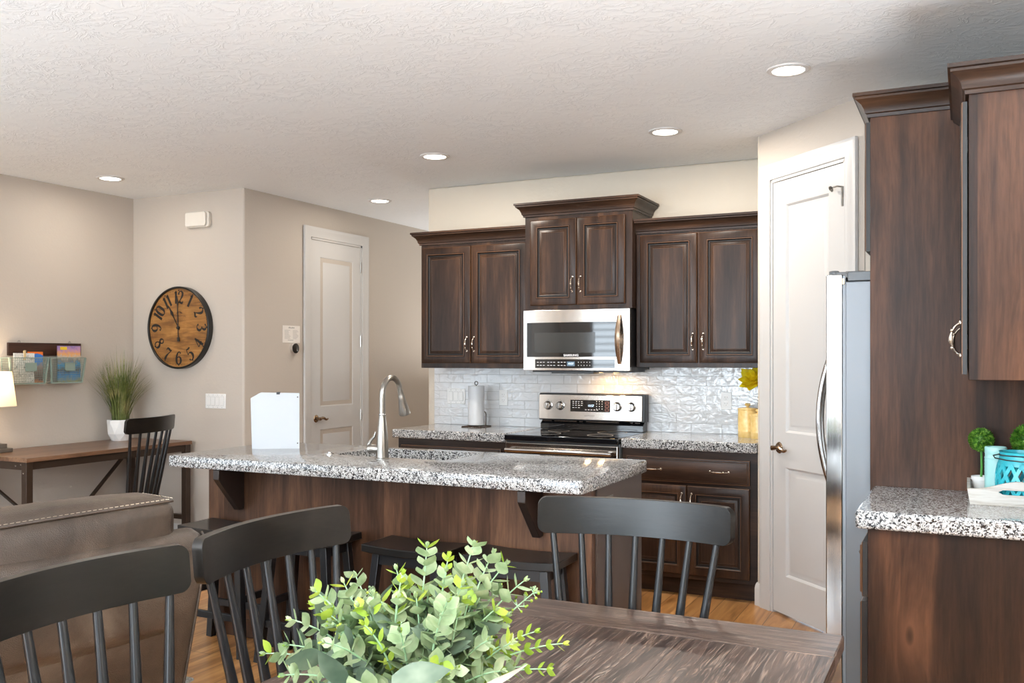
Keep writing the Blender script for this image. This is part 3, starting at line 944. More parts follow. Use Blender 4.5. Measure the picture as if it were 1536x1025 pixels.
obj('display', MB().fbox(fc, 0.242, 0.535, 0.058, 0.140, 0.0, 0.0015), M['black_glass'], co)
pr = MB()
random.seed(3)
for (u0, n, v) in ((0.258, 4, 0.128), (0.258, 4, 0.116), (0.258, 4, 0.102), (0.258, 3, 0.086)):
    for k in range(n):
        pr.fbox(fc, u0 + k * 0.021, u0 + k * 0.021 + random.uniform(0.009, 0.015), v - 0.002, v + 0.002, 0.0015, 0.0019)
for r_ in range(4):
    for k in range(3):
        pr.fbox(fc, 0.435 + k * 0.020, 0.440 + k * 0.020, 0.077 + r_ * 0.017, 0.083 + r_ * 0.017, 0.0015, 0.0019)
for k in range(5):
    pr.fbox(fc, 0.352 + k * 0.021, 0.364 + k * 0.021, 0.070, 0.0745, 0.0015, 0.0019)
obj('printed_symbol', pr, M['white_ink'], co)
kb = MB()
for v in (0.066, 0.090, 0.114):
    for q_ in ((0, 0.026, 0, 0.0015), (0, 0.026, 0.0145, 0.016), (0, 0.0015, 0, 0.016), (0.0245, 0.026, 0, 0.016)):
        kb.fbox(fc, 0.500 + q_[0], 0.500 + q_[1], v + q_[2], v + q_[3], 0.0015, 0.0019)
obj('key_outline', kb, plain('pink_print', (0.55, 0.25, 0.22), 0.5), co)
obj('clock_digits', text_mb(MB(), '10:57', frame(fc(0.395, 0.100, 0), (1, 0, 0), (0, st_, ct), (0, -ct, st_)), 0.021, 0.0020), M['blue_digit'], co)
obj('lettering', text_mb(MB(), 'SAMSUNG', frame(fc(0.385, 0.030, 0), (1, 0, 0), (0, st_, ct), (0, -ct, st_)), 0.013, 0.0006, squeeze=1.25), plain('grey_print', (0.30, 0.29, 0.28), 0.5), co)
ax = fc(0, 0, 1) - fc(0, 0, 0)
for u in (0.073, 0.165, 0.588, 0.688):
    k = obj('knob', MB().lathe([(0.033, 0.0), (0.033, 0.003), (0.027, 0.005), (0.026, 0.022), (0.022, 0.027), (0.001, 0.027)], fc(u, 0.098, 0), 28, ax), M['steel_z'], rg)
    obj('grip', MB().fbox(fc, u - 0.006, u + 0.006, 0.074, 0.122, 0.022, 0.038), M['steel_z'], k, bevel=0.003)
    dm = MB()
    for a in range(7):
        th_ = R(-30 + a * 40)
        dm.fbox(fc, u + 0.041 * math.cos(th_) - 0.0015, u + 0.041 * math.cos(th_) + 0.0015, 0.098 + 0.041 * math.sin(th_) - 0.0015, 0.098 + 0.041 * math.sin(th_) + 0.0015, 0, 0.0006)
    obj('dial_mark', dm, M['ink'], co)
ch = MB()
for a, b in ((0.03, 0.10), (0.12, 0.29), (0.31, 0.335), (0.36, 0.60), (0.68, 0.70), (0.715, 0.75)):
    ch.box(rx0 + a, rx0 + b, 6.046, 6.05, 0.999, 1.006)
obj('bright_strip', ch, M['chrome'], rg)

# ------------------------------------------------------------------ microwave
mx0, mx1, my, mz0, mz1 = -2.698, -1.942, 5.735, 1.362, 1.766
mw = thing('microwave', 'stainless over-the-range microwave mounted below the tall middle cabinet', 'microwave', ((mx0 + mx1) / 2, 5.93, mz0))
obj('body', MB().box(mx0 + 0.004, mx1 - 0.004, my + 0.012, YT - 0.002, mz0 + 0.004, mz1), M['black'], mw)
# bowed front
fm = frame((mx0, my, mz0), (1, 0, 0), (0, 0, 1), (0, -1, 0))
MWW, MWH = mx1 - mx0, mz1 - mz0
bow = lambda u: 0.030 - 0.006 * ((u / MWW - 0.5) * 2) ** 2


def bowed(mb, u0, u1, v0, v1, off, th=0.003, n=16):
    V, F = [], []
    for i in range(n + 1):
        u = u0 + (u1 - u0) * i / n
        b = bow(u) + off
        V += [fm(u, v0, b), fm(u, v1, b), fm(u, v1, b - th), fm(u, v0, b - th)]
        if i:
            k = 4 * (i - 1)
            for j in range(4):
                F.append((k + j, k + (j + 1) % 4, k + 4 + (j + 1) % 4, k + 4 + j))
    F += [(3, 2, 1, 0), (4 * n, 4 * n + 1, 4 * n + 2, 4 * n + 3)]
    return mb.add(V, F)


dr = obj('door', bowed(MB(), 0, MWW, 0.0, MWH, 0.0, 0.030), M['steel'], mw, bevel=0.003)
obj('window', bowed(MB(), 0.028, 0.665, 0.090, 0.320, 0.0015), M['black_glass'], dr)
obj('inner_window', bowed(MB(), 0.085, 0.520, 0.118, 0.252, 0.0022), plain('mesh_window', (0.035, 0.036, 0.035), 0.10), dr)
cp = obj('control_strip', bowed(MB(), 0.090, 0.655, 0.016, 0.075, 0.0015), M['black_glass'], dr)
pr = MB()
for k in range(9):
    for v in (0.034, 0.055):
        u = 0.104 + k * 0.022 + (k // 3) * 0.010
        bowed(pr, u, u + 0.013, v - 0.0018, v + 0.0018, 0.0022, 0.0006, 1)
for k in range(5):
    for v in (0.034, 0.055):
        u = 0.402 + k * 0.020
        bowed(pr, u, u + 0.004, v - 0.002, v + 0.003, 0.0022, 0.0006, 1)
obj('printed_symbol', pr, M['white_ink'], cp)
obj('display', bowed(MB(), 0.322, 0.378, 0.030, 0.060, 0.0022, 0.0006, 2), plain('lcd_grey_blue', (0.10, 0.16, 0.22), 0.2), cp)
fx = frame(fm(0.350, 0.045, bow(0.350)), (1, 0, 0), (0, 0, 1), (0, -1, 0))
obj('clock_digits', text_mb(MB(), '10:57', fx, 0.018, 0.0032), M['blue_digit'], cp)
fx = frame(fm(0.352, 0.101, bow(0.352)), (1, 0, 0), (0, 0, 1), (0, -1, 0))
obj('lettering', text_mb(MB(), 'SAMSUNG', fx, 0.0185, 0.0030, squeeze=1.25, bold=0.0006), M['white_ink'], dr)
m = MB()
pts = []
for i in range(15):
    t = i / 14
    pts.append((0.688, 0.045 + 0.315 * t, bow(0.688) + 0.014 + 0.042 * math.sin(math.pi * t)))
V, F = [], []
for i, (u, v, b) in enumerate(pts):
    ww = 0.010 + 0.005 * math.sin(math.pi * i / 14)
    V += [fm(u - ww, v, b), fm(u, v, b + 0.006), fm(u + ww, v, b), fm(u + ww, v, b - 0.014), fm(u - ww, v, b - 0.014)]
    if i:
        k = 5 * (i - 1)
        for j in range(5):
            F.append((k + j, k + (j + 1) % 5, k + 5 + (j + 1) % 5, k + 5 + j))
F += [(4, 3, 2, 1, 0), tuple(range(70, 75))]
m.add(V, F)
for v in (0.05, 0.355):
    m.fbox(fm, 0.680, 0.696, v - 0.008, v + 0.008, bow(0.688) - 0.002, bow(0.688) + 0.015)
obj('handle', m, steel('bronze_tinted_steel', (0.40, 0.30, 0.22), 0.25, 'Z'), dr)
b = obj('underside', MB().box(mx0 + 0.05, mx1 - 0.03, my + 0.02, YT - 0.02, mz0 - 0.012, mz0 + 0.004).box(mx0 + 0.20, mx0 + 0.50, my - 0.005, my + 0.10, mz0 - 0.020, mz0 - 0.006), M['black'], mw)
for lx in (-2.24, -2.13):
    obj('cooktop_lamp', MB().lathe([(0.022, 0), (0.022, 0.006), (0.001, 0.006)], (lx, 5.98, mz0 - 0.016), 16), M['warm_bulb'], mw)
    d = bpy.data.lights.new('cooktop_light', 'AREA')
    d.shape, d.size, d.energy, d.color = 'DISK', 0.04, 0.7, (1.0, 0.60, 0.26)
    o = bpy.data.objects.new('cooktop_light', d); COL.objects.link(o); o.location = (lx, 5.98, mz0 - 0.02)

# ------------------------------------------------------------------ right-hand run: fridge, tall cabinet, base, wall unit
YP = 3.93                             # face of the tall end panel
t = thing('refrigerator_cabinet', 'tall dark wood end panel and cabinet built around the refrigerator', 'cabinet', (0, 4.42, 0))
m = MB().box(-0.343, XR - 0.003, YP, YP + 0.022, 0.0, 2.40)
obj('end_panel', m, M['panel'], t, bevel=0.0015, seg=1)
obj('far_panel', MB().box(-0.343, XR - 0.003, 4.872, 4.892, 0.0, 2.40), M['panel'], t)
obj('body', MB().box(-0.343, XR - 0.003, YP + 0.022, 4.872, 1.862, 2.40), M['cab_z'], t)
fo = frame((-0.343, YP, 1.85), (0, 1, 0), (0, 0, 1), (-1, 0, 0))
for u0, u1, s in ((0.012, 0.468, 1), (0.474, 0.930, -1)):
    d = obj('door', door_rings(MB(), fo, u0, u1, 0.02, 0.53), CZ, t)
    pull(d, fo, u1 - 0.026 if s > 0 else u0 + 0.026, 0.13)
obj('crown_moulding', MB().sweep([(-0.343, 4.892), (-0.343, YP), (XR - 0.003, YP)], CROWN, 2.395), M['cab_x'], t)

f = thing('refrigerator', 'stainless steel refrigerator standing between the pantry door and dark end panel', 'refrigerator', (-0.05, 4.42, 0))
FY0, FY1 = 3.972, 4.862
obj('body', MB().box(-0.440, XR - 0.03, FY0, FY1, 0.03, 1.755), M['steel_grey'], f, bevel=0.004)
obj('top_trim', MB().box(-0.432, XR - 0.03, FY0 + 0.001, FY1 - 0.001, 1.757, 1.795), plain('dark_grey_cap', (0.10, 0.105, 0.11), 0.4, 0.3), f, bevel=0.003)
ff = frame((-0.451, FY0, 0), (0, 1, 0), (0, 0, 1), (-1, 0, 0))


def fridge_door(u0, u1, v0, v1, bulge):
    V, F, n = [], [], 14
    for i in range(n + 1):
        u = u0 + (u1 - u0) * i / n
        x = (u - FY0 * 0) / (FY1 - FY0)
        b = 0.064 + bulge * (1 - (2 * x - 1) ** 2)
        V += [ff(u, v0, b), ff(u, v1, b), ff(u, v1, 0.0), ff(u, v0, 0.0)]
        if i:
            k = 4 * (i - 1)
            for j in range(4):
                F.append((k + j, k + (j + 1) % 4, k + 4 + (j + 1) % 4, k + 4 + j))
    F += [(3, 2, 1, 0), (4 * n, 4 * n + 1, 4 * n + 2, 4 * n + 3)]
    return MB().add(V, F)


for u0, u1, hu, v0, v1 in ((0.0, 0.442, 0.405, 0.06, 1.785), (0.448, 0.890, 0.485, 0.06, 1.785)):
    d = obj('door', fridge_door(u0, u1, v0, v1, 0.018), M['steel_z'], f, bevel=0.004)
    obj('gasket', MB().fbox(ff, u0 + 0.006, u1 - 0.006, v0 + 0.006, v1 - 0.006, -0.011, 0.0), plain('grey_gasket', (0.30, 0.33, 0.36), 0.5), d)
    if hu:
        pts, rad = [], []
        for i in range(17):
            q_ = i / 16
            pts.append(ff(hu, 0.845 + 0.645 * q_, 0.080 + 0.068 * math.sin(math.pi * q_) ** 0.75))
            rad.append(0.013 if 0 < i < 16 else 0.010)
        obj('handle', MB().tube(pts, rad, 12), M['steel_z'], d)
hc = MB()
hc.lathe([(0.020, 0), (0.020, 0.028), (0.016, 0.030)], ff(0.030, 1.772, 0.036), 16)
hc.box(-0.482, -0.405, FY0 + 0.012, FY0 + 0.055, 1.772, 1.796)
hc.box(-0.44, -0.37, FY0 + 0.002, FY0 + 0.06, 1.790, 1.797)
obj('hinge_cover', hc, plain('grey_hinge_plastic', (0.13, 0.13, 0.13), 0.45), f, bevel=0.002)
obj('hinge_pin', MB().box(-0.452, -0.444, FY0 - 0.001, FY0 + 0.01, 1.745, 1.768), M['bronze'], f)

# base unit and counter at the end of the run
t = thing('base_cabinet', 'dark wood base cabinet end below the granite counter with the white tray', 'cabinet', (0.02, 3.6, 0), 0, 'base cabinets')
obj('body', MB().box(-0.295, XR - 0.003, 3.29, YP - 0.001, 0.0, 0.884), M['panel'], t, bevel=0.002, seg=1)
fb = frame((-0.295, 3.29, 0), (0, 1, 0), (0, 0, 1), (-1, 0, 0))
d = obj('drawer', slab_rings(MB(), fb, 0.006, 0.62, 0.655, 0.838, 0.026), CY, t)
pull(d, fb, 0.31, 0.745, False)
d = obj('door', door_rings(MB(), fb, 0.006, 0.62, 0.12, 0.640, 0.024), CZ, t)
pull(d, fb, 0.58, 0.54)
m = MB().box(-0.331, XR - 0.002, 3.262, YP - 0.001, 0.885, 0.945)
tag(obj('countertop', m, M['granite'], None, bevel=0.010, seg=3), 'speckled granite countertop carrying the whitewashed tray beside the refrigerator', 'countertop', 'granite countertops')

t = thing('wall_cabinet', 'dark wood wall cabinet seen side on above the whitewashed tray', 'cabinet', (0.17, 3.6, 1.378), 0, 'wall cabinets')
UY = 3.275
obj('body', MB().box(0.005, XR - 0.003, UY, YP - 0.001, 1.378, 2.285), M['panel'], t, bevel=0.0015, seg=1)
fu = frame((0.002, UY, 1.378), (0, 1, 0), (0, 0, 1), (-1, 0, 0))
d = obj('door', door_rings(MB(), fu, 0.004, 0.325, 0.018, 0.880, 0.019), CZ, t)
pull(d, fu, 0.040, 0.130, True, 0.105, 0.019)
for v in (0.10, 0.78):
    obj('hinge', MB().fbox(fu, 0.30, 0.32, v, v + 0.05, -0.001, 0.004), M['nickel'], d)
d = obj('door', door_rings(MB(), fu, 0.330, 0.650, 0.018, 0.880, 0.019), CZ, t)
pull(d, fu, 0.612, 0.130, True, 0.105, 0.019)
obj('crown_moulding', MB().sweep([(0.005, YP - 0.001), (0.005, UY), (XR - 0.003, UY)], CROWN, 2.278), M['cab_x'], t)

# ------------------------------------------------------------------ island
ix0, ix1, iy0, iy1 = -3.610, -1.445, 3.745, 4.385
t = thing('kitchen_island', 'brown stained wood kitchen island base with angled black counter brackets', 'kitchen island', ((ix0 + ix1) / 2, 4.05, 0))
b = obj('body', MB().box(ix0, ix1 - 0.004, iy0 + 0.004, iy1, 0.0, 0.56).box(ix0, -3.02, iy0 + 0.004, iy1, 0.56, 0.884).box(-2.24, ix1 - 0.004, iy0 + 0.004, iy1, 0.56, 0.884).box(-3.02, -2.24, iy0 + 0.004, 3.90, 0.56, 0.884), M['island'], t)
obj('back_panel', MB().box(ix0, ix1, iy0 - 0.004, iy0 + 0.004, 0.0, 0.884), M['island'], t, bevel=0.001, seg=1)
obj('end_panel', MB().box(ix1 - 0.004, ix1 + 0.014, iy0 + 0.03, iy1, 0.0, 0.884), plain('brown_flat_laminate', (0.062, 0.040, 0.030), 0.42), t, bevel=0.001, seg=1)
obj('corner_post', MB().box(ix1 - 0.05, ix1 + 0.006, iy0 - 0.012, iy0 + 0.03, 0.0, 0.884), M['island'], t, bevel=0.003)
obj('base_strip', MB().box(ix0, ix1 - 0.05, iy0 - 0.010, iy0 - 0.003, 0.0, 0.095), M['island'], t, bevel=0.002)
for cx in (-3.385, -1.690):
    m = MB()
    y1 = iy0 - 0.004
    for a, c in (((3.585, 0.884), None),):
        pass
    poly = [(y1, 0.884), (y1, 0.665), (y1 - 0.035, 0.662), (y1 - 0.185, 0.835), (y1 - 0.185, 0.884)]
    m.prism(poly, lambda u, v, w: Vector((cx + w, u, v)), -0.019, 0.019)
    o = obj('bracket', m, plain('espresso_bracket', (0.020, 0.012, 0.009), 0.4), t, bevel=0.003)
    o['label'] = 'angled black-brown wooden bracket'
op = obj('outlet', MB().box(ix1 + 0.014, ix1 + 0.019, 3.85, 3.965, 0.765, 0.835), plain('taupe_outlet', (0.10, 0.085, 0.075), 0.35), t, bevel=0.002)
op['label'] = 'taupe outlet plate on the island end'

# granite top with an undermount sink cut-out
m = MB()
gx0, gx1, gy0, gy1 = -3.710, -1.412, 3.550, 4.425
hx0, hx1, hy0, hy1 = -2.955, -2.285, 3.955, 4.345


def rrect(x0, x1, y0, y1, r, n=5):
    P = []
    for cx, cy, a0 in ((x1 - r, y1 - r, 0), (x0 + r, y1 - r, 90), (x0 + r, y0 + r, 180), (x1 - r, y0 + r, 270)):
        for k in range(n + 1):
            a = R(a0 + 90 * k / n)
            P.append((cx + r * math.cos(a), cy + r * math.sin(a)))
    return P


oi, oo = rrect(hx0, hx1, hy0, hy1, 0.05), rrect(gx0, gx1, gy0, gy1, 0.022)
n = len(oi)
e = 0.009
# rounded edge profile outside, plain edge inside
prof = [(0, -0.06 + e), (0, -e), (e * 0.3, -e * 0.3), (e, 0)]
rings_ = []
for ins, dz in [(e, -0.06), (e * 0.3, -0.06 + e * 0.3)] + prof:
    rings_.append([(x, y, 0.945 + dz) for x, y in rrect(gx0 + ins, gx1 - ins, gy0 + ins, gy1 - ins, max(0.022 - ins, 0.004))])
rings_.append([(x, y, 0.945) for x, y in oi])
rings_.append([(x, y, 0.885) for x, y in oi])
rings_.append(rings_[0])
V, F = [], []
for i, r_ in enumerate(rings_):
    V += r_
    if i:
        a = (i - 1) * n
        for j in range(n):
            F.append((a + j, a + (j + 1) % n, a + n + (j + 1) % n, a + n + j))
m.add(V, F)
tag(obj('countertop', m, M['granite']), 'large speckled granite countertop of the kitchen island with sink cut-out', 'countertop', 'granite countertops')
# sink bowl
sk = MB()
rs = []
for ins, z in ((-0.012, 0.884), (-0.012, 0.880), (0.0, 0.880), (0.004, 0.70), (0.03, 0.675), (0.25, 0.672)):
    rs.append([(x, y, z) for x, y in rrect(hx0 + ins, hx1 - ins, hy0 + min(ins, 0.15), hy1 - min(ins, 0.15), 0.045)])
V, F = [], []
for i, r_ in enumerate(rs):
    V += r_
    if i:
        a = (i - 1) * n
        for j in range(n):
            F.append((a + j, a + (j + 1) % n, a + n + (j + 1) % n, a + n + j))
F.append(tuple((len(rs) - 1) * n + j for j in range(n)))
sk.add(V, F)
tag(obj('sink', sk, M['steel']), 'stainless undermount sink set into the island countertop', 'sink')

fx_, fy_ = -2.612, 3.888
t = thing('faucet', 'brushed nickel gooseneck kitchen faucet beside the island sink', 'faucet', (fx_, fy_, 0.945))
obj('body', MB().lathe([(0.036, 0.0), (0.036, 0.004), (0.031, 0.007), (0.030, 0.05), (0.029, 0.09), (0.025, 0.14), (0.0195, 0.19), (0.017, 0.215), (0.017, 0.219), (0.0165, 0.220)], (fx_, fy_, 0.945), 28), M['nickel'], t)
pts, rad = [], []
for i in range(5):
    pts.append((fx_, fy_, 0.945 + 0.220 + 0.10 * i / 4)); rad.append(0.0163 - 0.001 * i / 4)
for i in range(1, 13):
    a = math.pi * i / 12 * 0.93
    pts.append((fx_, fy_ + 0.082 * (1 - math.cos(a)), 0.945 + 0.320 + 0.082 * math.sin(a))); rad.append(0.0150 - 0.0012 * i / 12)
obj('spout', MB().tube(pts, rad, 16), M['nickel'], t)
a, b = Vector(pts[-1]), Vector(pts[-1]) + (Vector(pts[-1]) - Vector(pts[-2])).normalized() * 0.135
L_ = b - a
hd = MB()
ring = [(0.0, 0.0145), (0.03, 0.0150), (0.033, 0.0168), (0.055, 0.0185), (0.10, 0.0255), (0.128, 0.030), (0.135, 0.0285)]
hd.tube([a + L_.normalized() * q_ for q_, _ in ring], [r_ for _, r_ in ring], 20)
obj('spray_head', hd, M['nickel'], t)
obj('collar', MB().lathe([(0.0175, 0.216), (0.0183, 0.218), (0.0183, 0.223), (0.0175, 0.225)], (fx_, fy_, 0.945), 24), M['steel_z'], t)
lv = MB().lathe([(0.022, 0.02), (0.022, 0.055), (0.0235, 0.058), (0.0235, 0.070), (0.020, 0.074), (0.001, 0.075)], (fx_, fy_, 0.995), 20, (-0.95, -0.30, 0))
hp = Vector((fx_, fy_, 0.995)) + Vector((-0.95, -0.30, 0)).normalized() * 0.068
lv.tube([hp + Vector((0, 0, -0.008)), hp + Vector((-0.004, 0, 0.02)), hp + Vector((0.012, 0.002, 0.045)), hp + Vector((0.030, 0.004, 0.062)), hp + Vector((0.036, 0.004, 0.084))], [0.010, 0.010, 0.008, 0.007, 0.004], 10)
obj('lever_handle', lv, M['nickel'], t)
t = obj('air_switch', MB().lathe([(0.021, 0), (0.021, 0.004), (0.017, 0.009), (0.012, 0.010), (0.012, 0.014), (0.001, 0.015)], (-2.968, 3.935, 0.945), 22), M['chrome'])
tag(t, 'small round chrome button on the granite left of the faucet', 'button')

# papers standing on the island
pc = Vector((-3.418, 4.062, 0.945))
U_ = Vector((0.838, 0.545, 0)).normalized(); N_ = Vector((U_.y, -U_.x, 0))
t = thing('paper_stack', 'white stack of papers held by black clip standing upright on granite island', 'paper', tuple(pc))
fpz = frame(pc, U_, (0, 0, 1), N_)
random.seed(5)
for k in range(5):
    lean = -0.004 * k
    dx, dz = -0.0045 * k - (0.004 if k > 2 else 0), -0.004 * max(0, k - 1) * (1 if k > 1 else 0)
    hh = 0.309 + dz
    r_ = 0.012
    poly = [(-0.118 + dx + (0.006 if k < 4 else 0), 0.0), (0.118 + dx * 0.2, 0.0), (0.118 + dx * 0.2, hh - 0.003 + 0.001 * k), (-0.118 + 0.034 + dx, hh + 0.002), (-0.118 + 0.018 + dx, hh - 0.005), (-0.118 + dx - 0.003 * k * 0.6, hh - 0.018)]
    m = MB().prism(poly, fpz, lean - 0.003, lean)
    obj('sheet', m, M['paper'], t)
obj('binder_clip', MB().prism([(-0.006, 0.300), (0.012, 0.300), (0.014, 0.313), (-0.006, 0.312)], fpz, -0.022, 0.002), M['black'], t)
for v in (0.030, 0.285):
    obj('snap', MB().lathe([(0.0035, 0), (0.0035, 0.002), (0.001, 0.003)], fpz(0.108, v, 0), 10, N_), M['dark_metal'], t)

# ------------------------------------------------------------------ things on the back counters


def plate(name, label, cat, fr, w, h, kind, group=None, loc=None):
    c = fr(0, 0, 0)
    t = thing(name, label, cat, tuple(c), 0, group)
    obj('cover_plate', MB().fbox(fr, -w / 2, w / 2, -h / 2, h / 2, 0.0, 0.006), M['plastic_white'], t, bevel=0.003)
    if kind == 'outlet':
        for s in (-1, 1):
            q_ = obj('receptacle', MB().fbox(fr, -0.016, 0.016, s * 0.020 - 0.014, s * 0.020 + 0.014, 0.006, 0.0075), M['plastic_white'], t, bevel=0.001)
            mm = MB()
            for a in (-0.007, 0.007):
                mm.fbox(fr, a - 0.0012, a + 0.0012, s * 0.020 - 0.001, s * 0.020 + 0.009, 0.0075, 0.0079)
            mm.fbox(fr, -0.0022, 0.0022, s * 0.020 - 0.010, s * 0.020 - 0.006, 0.0075, 0.0079)
            obj('slot', mm, M['plastic_grey'], q_)
    else:
        n = kind
        p = w / (n + 0.55)
        for k in range(n):
            u = (k - (n - 1) / 2) * p
            q_ = obj('rocker', MB().fbox(fr, u - 0.0165, u + 0.0165, -0.033, 0.033, 0.006, 0.0085), M['plastic_white'], t, bevel=0.0015)
            obj('screw', MB().fbox(fr, u - 0.003, u + 0.003, 0.045, 0.049, 0.006, 0.0066).fbox(fr, u - 0.003, u + 0.003, -0.049, -0.045, 0.006, 0.0066), M['plastic_grey'], t)
            obj('rocker_gap', MB().fbox(fr, u - 0.018, u + 0.018, -0.0345, 0.0345, 0.0058, 0.0063), M['plastic_grey'], q_)
    return t


fB = lambda x, z: frame((x, YT, z), (1, 0, 0), (0, 0, 1), (0, -1, 0))
plate('outlet', 'white double outlet on the tile behind the right countertop', 'outlet', fB(-1.422, 1.163), 0.070, 0.114, 'outlet', 'wall outlets')
plate('outlet', 'white double outlet on the tile between paper towel and range', 'outlet', fB(-3.058, 1.153), 0.070, 0.114, 'outlet', 'wall outlets')
plate('light_switch', 'white triple switch plate on the tile left of the paper towel', 'light switch', fB(-3.456, 1.157), 0.155, 0.114, 3, 'light switches')
plate('light_switch', 'white four-switch plate on the wall below the clock', 'light switch', frame((-5.234, YC, 1.11), (1, 0, 0), (0, 0, 1), (0, -1, 0)), 0.205, 0.114, 4, 'light switches')

tx, ty = -3.205, 5.985
t = thing('paper_towel_holder', 'dark wire paper towel holder standing on the left countertop', 'holder', (tx, ty, 0.945))
obj('upright', MB().tube([(tx, ty, 0.95), (tx, ty, 1.250)], 0.004, 8).tube([(tx + 0.013 * math.cos(a_), ty, 1.262 + 0.013 * math.sin(a_)) for a_ in [R(-80 + 340 * k / 14) for k in range(15)]], 0.0028, 6), M['dark_metal'], t)
m = MB()
sq = [(-0.078, -0.078), (0.078, -0.078), (0.078, 0.078), (-0.078, 0.078), (-0.078, -0.078)]
m.tube([(tx + a, ty + b, 0.949) for a, b in sq], 0.004, 6)
for a, b in sq[:4]:
    m.tube([(tx + a, ty + b, 0.949), (tx, ty, 0.955)], 0.003, 6)
obj('base', m, M['dark_metal'], t)
obj('side_arm', MB().tube([(tx + 0.078, ty, 0.950), (tx + 0.080, ty, 1.04), (tx + 0.068, ty, 1.06)], 0.0035, 6), M['dark_metal'], t)
t = thing('paper_towel_roll', 'white paper towel roll on its wire holder by the backsplash', 'paper towel', (tx, ty, 0.958))
obj('roll', MB().lathe([(0.018, 0.0), (0.058, 0.0), (0.0595, 0.002), (0.0595, 0.282), (0.058, 0.284), (0.018, 0.284)], (tx, ty, 0.959), 36, cap=False), M['paper'], t)
obj('core', MB().lathe([(0.018, 0.0), (0.018, 0.284), (0.016, 0.284), (0.016, 0.0)], (tx, ty, 0.959), 20, cap=False), plain('kraft_card', (0.45, 0.33, 0.2), 0.8), t)

for (cx, cy, r_, h_, lab) in ((-1.246, 5.960, 0.060, 0.172, 'tall pale yellow lidded canister on the right countertop'),
                             (-1.163, 5.880, 0.048, 0.140, 'shorter yellow canister half hidden by the pantry corner')):
    t = thing('canister', lab, 'canister', (cx, cy, 0.945), 0, 'yellow canisters')
    obj('jar', MB().lathe([(r_ * 0.96, 0), (r_, 0.004), (r_, 0.034), (r_ * 1.012, 0.036), (r_ * 1.012, 0.040), (r_, 0.042), (r_, h_), (r_ * 0.97, h_ + 0.002)], (cx, cy, 0.945), 40), M['canister'], t)
    l = obj('lid', MB().lathe([(r_ * 1.02, h_ + 0.002), (r_ * 1.03, h_ + 0.006), (r_ * 1.02, h_ + 0.011), (r_ * 0.5, h_ + 0.016), (0.010, h_ + 0.018)], (cx, cy, 0.945), 40), M['canister'], t)
    obj('knob', MB().lathe([(0.010, h_ + 0.016), (0.009, h_ + 0.022), (0.018, h_ + 0.030), (0.019, h_ + 0.036), (0.014, h_ + 0.042), (0.001, h_ + 0.044)], (cx, cy, 0.945), 20), M['canister'], l)

vx, vy = -1.155, 6.020
t = thing('vase', 'glass vase behind the yellow canisters holding yellow flowers', 'vase', (vx, vy, 0.945))
obj('bowl', MB().lathe([(0.001, 0.0), (0.028, 0.0), (0.038, 0.05), (0.042, 0.15), (0.036, 0.24), (0.040, 0.262), (0.037, 0.262), (0.033, 0.24), (0.038, 0.15), (0.034, 0.05), (0.001, 0.008)], (vx, vy, 0.945), 28, cap=False), M['glass'], t)
rg_ = MB()
for z in (0.205, 0.225, 0.245):
    rg_.lathe([(0.0405, z), (0.0415, z + 0.004), (0.0405, z + 0.008)], (vx, vy, 0.945), 28, cap=False)
obj('stripe', rg_, M['grey_ink'], t)


def petal(mb, base, d, up, L, w, cup, mi=0, n=5, tip=0.5):
    """a leaf or petal: base point, direction, up vector"""
    d = Vector(d).normalized(); up = Vector(up)
    s = d.cross(up)
    if s.length < 1e-4:
        s = d.cross(Vector((0.3, 0.9, 0.1)))
    s.normalize(); up = s.cross(d).normalized()
    V, F = [], []
    base = Vector(base)
    for i in range(n + 1):
        q_ = i / n
        ww = w * math.sin(math.pi * (0.06 + 0.94 * q_) ** tip) if i < n else 0.0
        c = base + d * (L * q_) + up * (cup * L * (q_ * q_))
        V += [c - s * ww / 2 + up * abs(cup) * ww * 0.35, c, c + s * ww / 2 + up * abs(cup) * ww * 0.35]
        if i:
            k = 3 * (i - 1)
            F += [(k, k + 1, k + 4, k + 3), (k + 1, k + 2, k + 5, k + 4)]
    mb.add(V, F, mi)


random.seed(21)
fl = [((-1.205, 5.985, 1.300), (-0.25, -0.75, 0.55))]
for i, (c, d) in enumerate(fl):
    c, d = Vector(c), Vector(d).normalized()
    t = thing('flower', 'large open yellow flower above the two yellow canisters', 'flower', tuple(c))
    pm = MB()
    a = d.orthogonal().normalized(); b = d.cross(a)
    for ring_, (num, L, el, w) in enumerate(((5, 0.050, 0.9, 0.038), (6, 0.058, 0.45, 0.045), (6, 0.055, 0.05, 0.046))):
        for k in range(num):
            th_ = 2 * math.pi * (k + 0.4 * ring_) / num + random.uniform(-0.2, 0.2)
            rad_ = a * math.cos(th_) + b * math.sin(th_)
            petal(pm, c, rad_ * math.cos(el) + d * math.sin(el), d, L * random.uniform(0.9, 1.1) * (1.85, 0.62)[i], w * (1.85, 0.62)[i], 0.30, tip=0.75)
    for q_ in (-0.5, 0.1, 0.7):       # loose outer petals hanging below the bloom
        petal(pm, c - d * 0.01, Vector((-0.75 + 0.5 * q_, -0.45, -0.35)), d, 0.095, 0.05, 0.25, tip=0.75)
    obj('petals', pm, M['petal'], t)
    m_ = Vector((vx, vy, 1.19))
    obj('stem', MB().tube([c - d * 0.002, c - d * 0.03 + Vector((0, 0, -0.01)), m_, (vx + 0.01 * (i - 1), vy, 0.97)], 0.003, 6), plain('flower_stem', (0.10, 0.28, 0.16), 0.5), t)

